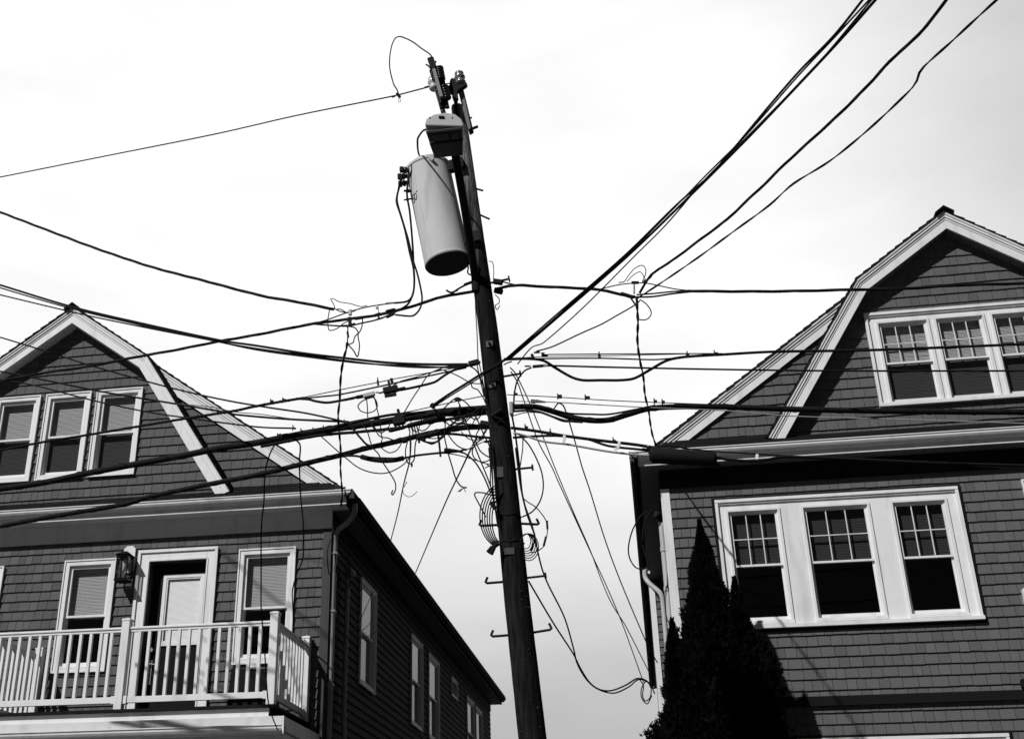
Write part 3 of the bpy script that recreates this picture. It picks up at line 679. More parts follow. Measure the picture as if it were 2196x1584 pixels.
# belt course
b = MB(TfR); b.box(-4.34, 4.34, -.07, -.001, 2.42-ZR, 2.50-ZR); b.box(-4.34, 4.34, -.045, -.001, 2.501-ZR, 2.54-ZR); child(b, 'belt_course', M['darktrim'], hr)
# side bay behind the corner with its own white boards
XRW = XR-4.335
sb = empty('side_bay', (XRW, 21.9, 0)); sb.parent = hr; sb.location = Vector(sb['_w'])-WL[hr.name]
Tb = lambda u, v, z: (u, 21.9+v, z+H)
child(MB().box(.11, XRW-.002, 21.92, 25.9, 0, H+5.6), 'bay_wall', M['shingle_grey'], sb)
lay_shingles(Tb, 21.9, [(q, z, e) for q, z, e in shingle_rects([(.2, -1.6), (XRW-.01, -1.6), (XRW-.01, 5.6), (.2, 5.6)], [], .137, -1.6, .1, .16)], M['shingle_grey'], sb, 12)
child(MB(Tb).box(.10, .20, -.03, .015, -1.6, 5.6), 'corner_board', M['white'], sb)
# downspout from the side gutter, service conduit and its weatherhead
pipe([(.05, 20.2, H+5.4), (.05, 20.2, H+5.25), (.12, 20.15, H+5.12), (.27, 20.1, H+4.95), (.3, 20.1, H+4.8), (.3, 20.1, H+2), (.3, 20.1, .1)], .042, 'downspout', 'pvc', hr)
cyR = 16.35; cxR = ray(1430, 1250).x/ray(1430, 1250).y*cyR
pipe([(cxR, cyR, H+5.05), (cxR, cyR, H+4.5), (cxR, cyR, H+3), (cxR, cyR, .3)], .042, 'service_conduit', 'pvc', hr)
for zz in (4.60, 4.05, 3.1): child(MB().tube([(cxR, cyR, H+zz), (cxR, cyR, H+zz+.06)], .05, n=12), 'conduit_coupling', M['pvc'], hr)
child(MB().tube([(cxR, cyR, H+5.02), (cxR, cyR-.02, H+5.1), (cxR-.05, cyR-.07, H+5.12), (cxR-.09, cyR-.1, H+5.05)], [.04, .05, .05, .02], n=10), 'weatherhead', M['iron'], hr, smooth=True)
child(MB().box(.08, .11, 16.9, 16.93, H+4.45, H+4.49), 'cable_clip', M['white_grey'], hr)

# ================================================================== UTILITY POLE
PY = 10.5
AX = [(-1.6, -.80, .132), (1.397, -1.024, .12), (2.653, -1.118, .115), (3.846, -1.19, .106), (5.324, -1.313, .096), (6.4, -1.42, .088), (7.41, -1.515, .080), (8.02, -1.575, .075)]
def axis(z):
    for (a, x, r0), (b, x2, r1) in zip(AX, AX[1:]):
        if z <= b or b == AX[-1][0]:
            t = (z-a)/(b-a); return x+(x2-x)*t, r0+(r1-r0)*t
pole = empty('utility_pole', (-.80, PY, .1)); tag(pole, 'leaning wooden utility pole crowded with cables, with step bolts up both sides', 'utility pole')
n = 28; vs = []; fs = []; rows = []
zz = -1.6
while zz < 8.02: rows.append(zz); zz += .12
rows.append(8.02)
rg = random.Random(3); grooves = [rg.uniform(-1, 1) for _ in range(n)]
for z in rows:
    x, r = axis(z)
    for k in range(n):
        a = 2*math.pi*k/n; rr = r*(1+.012*math.sin(3*a+z*1.3)+.018*grooves[k]+.008*rg.uniform(-1, 1)); vs.append((x+rr*math.cos(a), PY+rr*math.sin(a), z+H+(.02*grooves[k] if z == rows[-1] else 0)))
for i in range(len(rows)-1):
    for k in range(n): fs.append((i*n+k, i*n+(k+1) % n, (i+1)*n+(k+1) % n, (i+1)*n+k))
fs += [list(range(n))[::-1], [(len(rows)-1)*n+k for k in range(n)]]
child(MB().add(vs, fs), 'trunk', M['pole'], pole, smooth=True)
def stepbolt(px0, py0, px1, py1, kind, Y=PY, w=5.5):
    s_ = 1 if px1 > px0 else -1; A, B = at(px0-10*s_, py0+(py0-py1)*10/abs(px1-px0), Y), at(px1, py1, Y); r = w/2/F*zc(A)
    b = MB()
    if kind == 'hook':
        up = Vector((-.02*s_, 0, .055)); b.tube([A, B-(B-A).normalized()*.012, B+Vector((0, 0, .008)), B+up], r*1.0)
    elif kind == 'head':
        d_ = (B-A).normalized(); b.tube([A, B], r*.9); b.tube([B-d_*.004, B+d_*.012], r*2.6, n=10)
    else: b.tube([A, B], r*.8)
    child(b, 'step_bolt', M['iron'], pole)
for a in [(1066, 1125, 1028, 1127, 'hook'), (1078, 1247, 1041, 1250, 'hook'), (1092, 1361, 1053, 1364, 'hook'), (1112, 1122, 1156, 1124, 'hook'), (1134, 1238, 1169, 1234, 'head'),
          (1146, 1355, 1183, 1349, 'hook'), (1102, 1006, 1141, 1002, 'head'), (1050, 607, 1091, 598, 'head'), (1080, 807, 1115, 801, 'head'), (1018, 404, 1036, 409, 'bolt'), (1032, 462, 1050, 470, 'bolt')]: stepbolt(*a)
def front(z, dy=0):
    x, r = axis(z); return x, PY-r-dy
for (px, py) in ((1050, 738), (1056, 825)):
    z = at(px, py, PY-.1).z-H; x, y = front(z); q = at(px, py, y); b = MB()
    b.box(q.x-.033, q.x+.033, y-.012, y+.02, q.z-.033, q.z+.033); child(b, 'square_washer', M['steel'] if False else mat('worn_washer_steel', .06, .6, .2, 20), pole, bevel=.002)
    child(MB().tube([(q.x, y-.04, q.z), (q.x, y-.01, q.z)], .014, n=6), 'through_bolt', M['iron'], pole)
q = at(1064, 885, PY-.12); y = front(q.z-H)[1]
b = MB(); b.beam((q.x-.05, y-.02, q.z-.03), (q.x+.05, y-.02, q.z+.03), .05, .03); b.beam((q.x-.02, y-.05, q.z-.05), (q.x+.06, y-.02, q.z-.08), .02, .02); child(b, 'cable_bracket', M['iron'], pole)
# metal guard and staples along the lower pole
for (z, s) in ((3.1, 1), (3.35, 1)):
    x, r = axis(z); b = MB()
    b.tube([(x+math.cos(a)*(r+.004), PY+math.sin(a)*(r+.004), z+H+.01*math.sin(5*a)) for a in [math.radians(t) for t in range(0, 361, 15)]], .006, n=5); child(b, 'strap_band', M['iron'], pole)
# brackets on the right: curved lug and clevises
b = MB(); b.box(at(1093, 885, PY).x, at(1101, 885, PY).x, PY-.03, PY+.03, at(1093, 890, PY).z, at(1101, 862, PY).z); child(b, 'suspension_lug', M['wire_pale'], pole, bevel=.01)
for (px, py, px2, py2) in ((1058, 603, 1078, 606), (1060, 622, 1078, 626), (1005, 781, 1028, 775), (1040, 870, 1050, 890), (1030, 907, 1050, 910)):
    A, B = at(px, py, PY), at(px2, py2, PY)
    child(MB().beam(A, B, .05, .05), 'clevis', M['iron'], pole, bevel=.008)

# ---- head of the pole: bracket with insulators, brace board, fused cutout
hd = empty('insulator_bracket', at(985, 260, PY)); hd.parent = pole; hd.location = Vector(hd['_w'])-WL[pole.name]
Yf = PY-.1
def S1(x, y): return (900+x/7.92, 100+y/7.92)
def blade(pts, Y, th, name, m, parent, **k):
    P_ = [at(*q, Y) for q in pts]; c_ = len(P_)
    vs = [(a.x, Y-th/2, a.z) for a in P_]+[(a.x, Y+th/2, a.z) for a in P_]
    return child(MB().add(vs, [list(range(c_))[::-1], list(range(c_, 2*c_))]+[(i, (i+1) % c_, c_+(i+1) % c_, c_+i) for i in range(c_)]), name, m, parent, **k)
blade([S1(*q) for q in [(440, 700), (510, 690), (525, 590), (560, 560), (610, 580), (640, 670), (700, 665), (790, 630), (810, 655), (780, 685), (680, 745), (640, 790), (655, 880), (640, 905), (660, 1180), (610, 1180), (580, 905), (560, 890), (550, 800), (500, 785), (450, 775)]], Yf, .06, 'iron_bracket', M['iron'], hd)
blade([S1(*q) for q in [(655, 770), (735, 720), (870, 1440), (905, 1400), (900, 1450), (850, 1480), (820, 1430)][:3]+[S1(0, 0)][:0]] if False else [S1(655, 770), S1(728, 715), S1(880, 1420), S1(835, 1450)], PY-.02, .09, 'brace_board', M['board'], hd)
blade([S1(728, 715), S1(742, 718), S1(915, 1440), S1(850, 1482), S1(838, 1452), S1(880, 1420)], PY-.005, .06, 'brace_edge', M['darktrim'], hd)
def spool(P0, axis_v, rs, name, m, parent, step):
    d_ = Vector(axis_v).normalized(); pts = [P0+d_*step*i for i in range(len(rs))]
    return child(MB().tube(pts, rs, n=14), name, m, parent, smooth=True)
Ax = (at(985, 235, PY)-at(1040, 560, PY)).normalized()
A = at(*S1(700, 650), Yf); spool(A, Ax, [.038, .058, .06, .045, .046, .062, .06, .04, .052, .05, .02], 'insulator', M['porcelain'] if False else mat('glazed_grey_insulator', .16, .15, .3, 12, spec=.8), hd, .018)
A = at(*S1(245, 745), Yf); spool(A, Ax, [.03, .05, .052, .04, .042, .058, .055, .05, .05, .03], 'insulator', mat('pale_glass_insulator', .5, .15, .4, 14, spec=.8), hd, .021)
for a in ((865, 1215, 885, 1205, .012), (880, 1400, 990, 1355, .016)):
    child(MB().tube([at(*S1(a[0], a[1]), PY), at(*S1(a[2], a[3]), PY)], a[4]), 'bracket_bolt', M['iron'], hd)
blade([S1(250, 740), S1(300, 720), S1(445, 1110), S1(360, 1120)], PY-.1, .05, 'crossarm_stub', mat('grey_arm_stub', .12, .8, .3, 20), hd)
cut = empty('fuse_cutout', at(*S1(280, 600), PY-.2)); tag(cut, 'fuse cutout with ribbed porcelain body at the very top of the pole', 'fuse cutout')
def ribs(a, b, r0, r1, k, name):
    P0, P1 = at(*S1(*a), PY-.22), at(*S1(*b), PY-.22); pts = []; rs = []
    for i in range(k):
        for t, rr in ((0, r0), (.3, r1), (.6, r1*.96), (.8, r0)): pts.append(P0.lerp(P1, (i+t)/k)); rs.append(rr)
    child(MB().tube(pts, rs, n=14), name, M['porcelain'], cut, smooth=True)
ribs((325, 360), (365, 575), .03, .052, 6, 'porcelain_body'); ribs((195, 400), (250, 580), .012, .024, 6, 'side_ribs')
ribs((415, 680), (470, 900), .025, .05, 5, 'porcelain_body'); ribs((290, 740), (370, 960), .012, .022, 7, 'side_ribs')
b = MB(); b.beam(at(*S1(240, 390), PY-.27), at(*S1(370, 860), PY-.27), .036, .03, (0, 1, 0)); child(b, 'fuse_tube', mat('grey_fuse_tube', .13, .5, .2, 20), cut)
b = MB(); b.beam(at(*S1(345, 540), PY-.18), at(*S1(420, 1040), PY-.18), .1, .04, (0, 1, 0)); b.beam(at(*S1(400, 680), PY-.2), at(*S1(475, 1040), PY-.2), .04, .04, (0, 1, 0)); child(b, 'backbone', M['iron'], cut)
blade([S1(*q) for q in [(135, 235), (215, 200), (245, 215), (290, 350), (240, 430), (190, 380), (150, 270)]], PY-.24, .07, 'top_contact', M['iron'], cut)
b = MB(); b.tube([at(*S1(*q), PY-.25) for q in ((105, 305), (145, 325), (195, 390))], .009); b.tube([at(*S1(*q), PY-.25) for q in ((275, 250), (255, 300), (240, 330))], .009); child(b, 'contact_horn', M['iron'], cut)

# ================================================================== STREET LAMP
lamp = empty('street_lamp', at(1012, 585, PY-.1)); tag(lamp, 'flat grey street lamp head on a dark arm reaching out from the pole', 'street lamp')
LYf, LYb = 8.9, 9.45
A0 = at(1020, 600, PY-.09); A1 = at(974, 318, 9.35); A2 = at(968, 290, 9.2)
child(MB().tube(smooth_pts([A0, A0.lerp(A1, .5)+Vector((0, 0, .06)), A1, A2], 8), .042, n=12), 'arm', M['iron'], lamp, smooth=True)
child(MB().tube([A0+Vector((-.0, .02, -.12)), A0+Vector((0, -.0, .14))], .045, n=10), 'arm_bracket', M['iron'], lamp)
# head: underside is what one sees from below, rim pale
LF = [at(x, y, 8.95) for x, y in ((911, 263), (914, 254), (930, 245), (955, 241), (976, 244), (990, 255), (994, 266), (994, 271), (911, 269))]
zlow = min(q.z for q in LF); back_y = 8.95*(at(952, 269, 8.95).z-H)/(at(960, 325, 8.95).z-H)
cxl = sum(q.x for q in LF)/len(LF)
LB = [Vector((cxl+(q.x-cxl)*.8+(at(962, 325, back_y).x-at(952, 269, 8.95).x)*.98, back_y, zlow+(q.z-zlow)*.8)) for q in LF]
k = len(LF)
child(MB().add([tuple(q) for q in LF+LB], [list(range(k))[::-1], list(range(k, 2*k))]+[(i, (i+1) % k, k+(i+1) % k, k+i) for i in range(k)]), 'housing', M['lampbody'], lamp, bevel=.012)
def under(t0, t1, w0, w1, z0, z1, nm, m, bev=.006):
    def pt(t, u, z):
        A_, B_2 = (LF[8].lerp(LB[8], t), LF[7].lerp(LB[7], t)); c_ = (A_+B_2)/2; return (c_.x+(B_2.x-A_.x)/2*u, c_.y, zlow-z)
    vs = [pt(t0, -w0, z0), pt(t0, w0, z0), pt(t1, w1, z0), pt(t1, -w1, z0), pt(t0+.02, -w0*.96, z1), pt(t0+.02, w0*.96, z1), pt(t1-.02, w1*.96, z1), pt(t1-.02, -w1*.96, z1)]
    return child(MB().add(vs, [(0,3,2,1),(4,5,6,7),(0,1,5,4),(1,2,6,5),(2,3,7,6),(3,0,4,7)]), nm, m, lamp, bevel=bev)
under(.02, .40, .98, .98, -.004, .022, 'optic_panel', M['lampdark'])
for q_ in (-.55, 0, .5): 
    A_ = LF[8].lerp(LF[7], .5+q_*.42)
    child(MB().box(A_.x-.045, A_.x+.045, 9.0, 9.1, zlow-.028, zlow-.021), 'led_module', mat('led_lens', .05, .3, .1, 5), lamp)
under(.42, 1.0, .99, .97, -.004, .034, 'driver_door', M['lampdark'])
under(.66, .73, .16, .16, .03, .037, 'badge', mat('badge_grey', .06, .5, 0, 5), .002)
for x in (922, 970): child(MB().tube([at(x, 253, 8.945), at(x, 253, 8.96)], .008, n=8), 'screw', M['iron'], lamp)
child(MB().tube([at(941, 251, 8.943), at(952, 251, 8.943)], .011, n=6), 'latch', M['iron'], lamp)

# ================================================================== TRANSFORMER
tx = empty('transformer', at(960, 565, PY-.1)); tag(tx, 'pale grey cylindrical transformer tank hung on the left of the pole', 'transformer')
TY = PY-.02
b0, b1 = at(961, 566, TY), at(917, 362, TY)
ax_ = (b1-b0).normalized(); Lt = (b1-b0).length; RT = .238
def ring(t, r): return b0+ax_*t, r
prof = [(0, .0), (0, RT*.985), (.012, RT*1.01), (.03, RT*1.01), (.035, RT), (Lt-.03, RT), (Lt-.028, RT*1.03), (Lt, RT*1.03), (Lt+.004, RT*1.0), (Lt+.05, RT*.8), (Lt+.07, 0.001)]
child(MB().tube([b0+ax_*t for t, r in prof[1:]], [r for t, r in prof[1:]], n=48, cap=False), 'tank', M['tank'], tx, smooth=False)
child(MB().tube([b0+ax_*.004, b0+ax_*.012], RT*.97, n=40), 'tank_base', M['tankdark'], tx)
for o in [tx.children[0]] if tx.children else []: pass
# seam, lug and markings
sdir = (Vector((-.25, -1, 0))-ax_*Vector((-.25, -1, 0)).dot(ax_)).normalized()
s0 = at(898, 385, 10.24); 
tang = ax_.cross(Vector((0, 1, 0))).normalized()
if tang.x < 0: tang = -tang
outv = tang.cross(ax_).normalized()
if outv.y > 0: outv = -outv
def on_tank(ang, t, lift=0): return b0+ax_*t+(tang*math.sin(ang)+outv*math.cos(ang))*(RT+lift)
child(MB().tube([on_tank(-.62, t) for t in (.02, Lt*.5, Lt-.04)], .004, n=5), 'seam', M['tank'], tx)
b = MB(); q = on_tank(.32, Lt-.06, .012); b.tube([on_tank(.32, Lt-.06, -.01), q, on_tank(.32, Lt-.06, .035)], .016, n=8); b.tube([on_tank(.25, Lt-.045, .005), on_tank(.36, Lt-.085, .02)], .02, n=8); child(b, 'lifting_lug', M['tank'], tx)
for i, (ang, t) in enumerate(((-.95, Lt-.06), (-1.25, Lt-.08), (-1.5, Lt-.12), (-1.1, Lt-.30), (-1.45, Lt-.34))):
    r = (.03, .03, .03, .018, .012)[i]
    b = MB(); b.tube([on_tank(ang, t, -.01), on_tank(ang, t, .02), on_tank(ang, t, .03), on_tank(ang, t, .05), on_tank(ang, t, .055), on_tank(ang, t, .08)], [r*.8, r*.8, r*1.2, r*1.2, r*.7, r*.6], n=12)
    child(b, 'bushing', M['porcelain'] if i < 3 else M['iron'], tx, smooth=True)
b = MB()
for i, (ang, t) in enumerate(((-.95, Lt-.06), (-1.25, Lt-.08), (-1.5, Lt-.12))):
    q = on_tank(ang, t, .08); b.box(q.x-.02, q.x+.02, q.y-.02, q.y+.02, q.z-.03, q.z+.03)
child(b, 'terminal', M['iron'], tx, bevel=.004)
child(MB().beam(on_tank(1.25, Lt-.1, -.02), on_tank(1.25, Lt-.1, .12)+Vector((.05, .02, 0)), .08, .12), 'mounting_bracket', M['iron'], tx)
child(MB().beam(on_tank(1.25, .18, -.02), on_tank(1.25, .18, .12)+Vector((.05, .02, 0)), .08, .12), 'mounting_bracket', M['iron'], tx)
pipe([on_tank(1.2, .02, 0), at(1004, 575, TY-.05), at(1003, 584, TY-.05), at(1008, 589, TY-.05), at(1020, 588, TY)], .008, 'ground_lead', 'wire', tx)
# stencilled figures "50" painted on the tank, wrapped on its curve
def stroke(pts, ang0, t0, sc):
    b = MB(); P_ = [on_tank(ang0+x*sc/RT, t0+y*sc, .002) for x, y in pts]; b.tube(P_, .0042, n=4); return b
for ch, a0 in (([(.5, 1), (0, 1), (0, .55), (.4, .55), (.5, .3), (.3, 0), (0, .05)], -1.08), ([(.2, 0), (0, .3), (0, .75), (.25, 1), (.45, .75), (.45, .3), (.2, 0)], -.90), ([(.0, .2), (0, .0)], -.79), ([(.0, 1.0), (.25, 1.0)], -.72)):
    child(stroke(ch, a0, Lt-.46, .085), 'stencil_mark', M['black'], tx)

# ================================================================== OVERHEAD WIRES
def rpx(w, P_): return w*1.22/2/F*zc(P_)
def path(pts, Y0, Y1, k=7):
    L_ = [0.]
    for a, b in zip(pts, pts[1:]): L_.append(L_[-1]+math.hypot(b[0]-a[0], b[1]-a[1]))
    return smooth_pts([at(x, y, Y0+(Y1-Y0)*l/L_[-1]) for (x, y), l in zip(pts, L_)], k)
def twist(b, P_, r, strands, pitch, off):
    # resample evenly and wind the strands round the line
    d = [0.]
    for a, c in zip(P_, P_[1:]): d.append(d[-1]+(c-a).length)
    n = int(d[-1]/(pitch/9))+2; Q = []; j = 0
    for i in range(n):
        s = d[-1]*i/(n-1)
        while j < len(d)-2 and d[j+1] < s: j += 1
        Q.append(P_[j].lerp(P_[j+1], (s-d[j])/max(1e-9, d[j+1]-d[j])))
    for k in range(strands):
        out_ = []
        for i, q in enumerate(Q):
            t = (Q[min(i+1, n-1)]-Q[max(i-1, 0)]).normalized(); u = t.cross(Vector((0, .3, 1))).normalized(); v = t.cross(u)
            s = d[-1]*i/(n-1); a = 2*math.pi*(s/pitch+k/strands+.06*math.sin(s*1.7)); out_.append(q+(u*math.cos(a)+v*math.sin(a))*off)
        b.tube(out_, r, n=5)
def wire(label, pts, w, Y0, Y1, kind='', name='overhead_wire', cat='wire', group=None, m='wire', k=7, extra=()):
    P_ = path(pts, Y0, Y1, k); mid = P_[len(P_)//2]; r = rpx(w, mid); b = MB()
    if kind == 'tri': twist(b, P_, r*.55, 3, r*70, r*.42)
    elif kind == 'duo': twist(b, P_, r*.6, 2, r*60, r*.5)
    elif kind == 'lash':                                # cable lashed to its strand
        b.tube(P_, r*.94, n=7); twist(b, P_, r*.12, 1, r*14, r*.98)
    else: b.tube(P_, r, n=6)
    for e in extra: b.tube(path(e[0], e[2], e[3]), rpx(e[1], mid), n=6)
    return solo(b, name, M[m], label, cat, group, smooth=True)
G1 = 'wires running left from the pole'; G2 = 'wires running right from the pole'; G3 = 'wires rising to the top right'; G4 = 'thin drop wires to the right house'; G5 = 'loose wires dangling near the pole'
NP = PY+.12                                             # cables tied behind the pole
# upper left
wire('thin bare wire from the pole head to the left edge, highest on the left', [(-60, 391), (0, 380), (230, 334), (460, 288), (640, 247), (840, 207), (895, 193), (922, 186)], 2.6, 12.5, Yf, group=G1)
wire('short bare wire between the two insulators at the pole head', [(940, 183), (965, 179), (985, 176)], 2.2, Yf, Yf)
Z5 = lambda x, y: (780+x/4.527, 50+y/4.527)
wire('tall arched jumper wire looping above the pole head to the fuse cutout', [Z5(*q) for q in [(338, 690), (325, 650), (290, 590), (255, 450), (252, 340), (272, 220), (305, 150), (345, 130), (400, 145), (480, 185), (560, 245), (640, 300), (675, 345)]], 2.4, 10.6, PY-.24, name='jumper_wire', group=None)
wire('short curved lead between street lamp and transformer lid', [Z5(*q) for q in [(610, 1030), (575, 1045), (540, 1090), (523, 1130), (525, 1220), (535, 1270), (553, 1320)]], 3.6, 9.6, PY, name='lamp_lead')
Z6 = lambda x, y: (800+x/3.96, 300+y/3.96)
wire('leftmost thick lead dropping from the transformer to the lower cables', [Z6(*q) for q in [(250, 290), (240, 340), (205, 470), (200, 530), (235, 640), (270, 760), (310, 950), (345, 1100), (350, 1220), (335, 1320), (290, 1370), (180, 1385)]], 4, 10.3, 10.45, name='transformer_lead', group='leads below the transformer')
wire('transformer lead that falls straightest beside the tank', [Z6(*q) for q in [(330, 215), (330, 260), (300, 340), (288, 460), (310, 600), (325, 750), (340, 950), (345, 1100), (350, 1200), (340, 1300), (290, 1400), (150, 1480)]], 4, 10.3, 10.45, name='transformer_lead', group='leads below the transformer')
wire('transformer lead that hooks in a wide curve under the twisted cable', [Z6(*q) for q in [(235, 330), (215, 420), (205, 520), (240, 650), (300, 850), (340, 1020), (380, 1150), (415, 1320), (410, 1400), (380, 1460), (330, 1495), (190, 1485)]], 3.6, 10.25, 10.45, name='transformer_lead', group='leads below the transformer')
wire('twisted service cable sagging from the upper left edge to the clevis', [(-40, 441), (0, 455), (100, 493), (190, 527), (250, 548), (330, 574), (430, 600), (560, 634), (640, 648), (715, 663)], 5.5, 12.5, 10.5, 'tri', group=G1)
Z7 = lambda x, y: (650+x/3.96, 550+y/3.96)
wire('thin bare tie from the twisted cable end to the clevis', [(712, 661), (722, 664), (730, 668), (744, 670)], 2, 10.5, 10.5, extra=[([(722, 663), (730, 663), (744, 671)], 2, 10.5, 10.5)])
wire('upper line of the pair crossing the left gable peak', [(-40, 600), (0, 611), (155, 658), (316, 696), (474, 730), (550, 741), (650, 757), (733, 767), (827, 777), (915, 781), (1003, 781)], 4.2, 12, 10.5, group=G1)
wire('lower line of the pair crossing the left gable peak', [(-40, 604), (0, 617), (155, 662), (316, 700), (474, 734), (550, 747), (650, 761), (733, 772), (827, 783), (915, 788), (1000, 784)], 2.8, 12.1, 10.5, group=G1)
wire('single line just below the pair that crosses the left gable peak', [(-40, 621), (0, 632), (177, 674), (316, 703), (460, 731), (550, 750), (650, 764), (780, 779), (915, 786), (985, 789)], 2.8, 12.3, 10.5, group=G1)
wire('twisted supply cable rising from the left house gable to the pole below the transformer', [(-40, 824), (0, 818), (47, 808), (110, 797), (189, 786), (284, 767), (379, 750), (474, 731), (550, 718), (640, 700), (680, 693), (750, 684), (812, 675), (870, 661), (905, 650), (955, 635), (1018, 625)], 6, 12, PY, 'tri', group=G1)
wire('top conductor of the split cable held by the spacer plates', [(652, 699), (700, 686), (742, 671), (775, 661), (805, 655), (850, 649), (880, 646)], 2.4, 10.7, 10.45, group=G1)
wire('lowest conductor of the split cable held by the spacer plates', [(675, 695), (715, 698), (745, 699), (775, 693), (813, 684), (845, 670)], 3, 10.7, 10.45, group=G1)
wire('short tie from the twisted cable up to the pole under the transformer', [(965, 632), (985, 618), (1003, 609), (1020, 602)], 3.6, 10.4, 10.4, extra=[([(957, 622), (967, 627), (982, 622)], 3.5, 10.4, 10.4), ([(995, 611), (1014, 604)], 5.5, 10.4, 10.4)])
# mid left
wire('thick line from the left edge under the gable running down to the cable clamp', [(-40, 790), (0, 796), (63, 808), (221, 840), (379, 866), (474, 882), (509, 889), (613, 898), (695, 902), (746, 904)], 3.6, 13, 10.6, group=G1)
wire('thin line crossing the left gable soffit down to the cable clamp', [(-40, 713), (0, 723), (95, 752), (189, 782), (316, 818), (410, 842), (500, 861), (579, 874), (658, 886), (740, 904)], 3, 13, 10.6, group=G1)
wire('thin line crossing the tops of the left attic windows', [(-40, 808), (63, 824), (202, 859), (316, 883), (410, 897), (500, 909), (563, 916), (632, 918)], 2.8, 13, 10.8, group=G1)
wire('thin faint line above the white rake of the left house', [(379, 866), (450, 872), (505, 883), (560, 888), (620, 897)], 1.6, 11.5, 10.9, m='wire_grey', group=G1)
wire('coaxial cable crossing the left attic windows at mid height', [(-40, 970), (0, 965), (95, 947), (189, 932), (284, 916), (410, 895), (500, 881), (547, 871), (607, 860), (651, 853)], 5, 12.5, 10.8, 'lash', group=G1)
wire('fine messenger strand above the amplifier box', [(640, 854), (752, 831), (809, 820), (847, 812), (920, 799), (990, 786), (1010, 782)], 1.8, 10.8, 10.4, group=G1)
wire('middle cable just above the amplifier box', [(640, 855), (690, 850), (727, 846), (816, 828), (880, 814), (942, 801), (1000, 788)], 3, 10.8, 10.45, group=G1)
wire('dipping cable leading from the left into the splice case', [(645, 855), (662, 856), (677, 860), (702, 863), (734, 858), (762, 852), (785, 848)], 4.6, 10.75, 10.6, group=G1)
wire('cable curving up from the amplifier box to the pole', [(860, 836), (898, 828), (932, 819), (950, 807), (970, 795), (1000, 785), (1030, 776)], 4.6, 10.55, 10.4, group=G1)
wire('thick lashed bundle crossing the lower edge of the left attic windows', [(-60, 1058), (0, 1048), (95, 1034), (189, 1014), (284, 996), (379, 979), (474, 960), (550, 949), (648, 930), (721, 918), (783, 910), (840, 901), (873, 896), (937, 887), (1001, 882), (1046, 876)], 13, 12.3, NP, 'lash', name='cable_bundle', cat='cable', group='thick cable bundles', k=9)
wire('cable lashed along the underside of the thick bundle near the pole', [(560, 957), (680, 934), (766, 926), (830, 920), (862, 916), (915, 906), (960, 899), (1001, 892), (1044, 886)], 6, 11, NP, 'lash', name='cable_bundle', cat='cable', group='thick cable bundles')
wire('cable arching just above the thick bundle near the pole', [(700, 922), (755, 907), (787, 899), (840, 889), (894, 885), (958, 877), (1044, 872)], 5, 10.9, NP, group='thick cable bundles', name='cable_bundle', cat='cable')
wire('thin strand from the pole down to the clamp above the bundle', [(680, 921), (760, 902), (800, 895), (873, 883), (925, 872), (980, 860), (1042, 848)], 1.8, 11, 10.4, group=G1)
wire('black sleeve filling the bundle just left of the pole', [(915, 891), (940, 886), (975, 883), (1000, 879), (1042, 876)], 13, 10.5, 10.58, name='cable_sleeve', cat='cable')
wire('lower lashed bundle crossing the eave of the left house', [(-60, 1139), (0, 1128), (112, 1107), (271, 1080), (316, 1066), (442, 1039), (550, 1018), (642, 996), (737, 974), (784, 961), (847, 947), (910, 931), (937, 926), (990, 917), (1052, 914)], 10, 12.6, NP, 'lash', name='cable_bundle', cat='cable', group='thick cable bundles', k=9)
wire('cable branching under the lower bundle to the pole', [(935, 932), (960, 930), (980, 931), (1022, 936), (1056, 939)], 4.5, 10.55, NP)
wire('slack splice cable hanging below the lower bundle', [(734, 977), (760, 977), (775, 979), (816, 982), (863, 982), (895, 976), (951, 970), (992, 967)], 4, 10.8, 10.4, extra=[([(775, 979), (795, 984), (820, 987), (845, 986), (865, 982)], 9, 10.75, 10.6)])
wire('thin line parallel below the slack splice cable', [(860, 983), (920, 973), (960, 972), (1000, 980), (1040, 993), (1052, 996)], 2, 10.6, 10.4)
# cable crossing the face of the pole
wire('black cable slung across the front of the pole and down to the left', [(1092, 768), (1078, 774), (1058, 788), (1035, 800), (1000, 822), (960, 847), (928, 869)], 4.5, 10.3, 10.36, name='crossing_cable', extra=[([(1078, 777), (1040, 802), (1004, 825), (962, 851), (930, 872)], 2.5, 10.32, 10.38), ([(925, 867), (931, 873)], 9, 10.36, 10.36), ([(928, 870), (936, 882), (945, 893)], 3, 10.37, 10.4)])
# drops on the left
wire('thin drop line falling from the pole to the side eave of the left house', [(1000, 781), (966, 784), (928, 797), (915, 808), (902, 828), (884, 855), (867, 884)], 2.2, 10.4, 10.6)
wire('left of the two thin lines dropping to the side eave of the left house', [(880, 938), (880, 960), (878, 990), (866, 1037), (853, 1100), (838, 1158)], 2.4, 10.6, 17.6)
wire('right of the two thin lines dropping to the side eave of the left house', [(1022, 940), (1011, 960), (985, 1015), (960, 1067), (925, 1148), (891, 1228)], 2.6, 10.5, 20.2)
wire('wavy twisted drop hanging from the left spacer plate to the left house eave', [(745, 735), (742, 750), (738, 765), (733, 790), (730, 820), (729, 850), (727, 872), (725, 890), (727, 920), (731, 970), (730, 1000), (732, 1030), (734, 1060), (731, 1085)], 4.2, 10.6, 15.65, 'duo', k=5)
Zc = lambda x, y: (x/3.137, 1080+y/3.137)
wire('black wire hanging in front of the balcony corner post', [(590, 951), (578, 975), (570, 1005), (567, 1040), (566, 1075), (562, 1110), (560, 1150), (560, 1230), (560, 1300), (563, 1340), (566, 1367), (574, 1494), (583, 1533), (596, 1565)], 2.6, 11.3, 14.1)
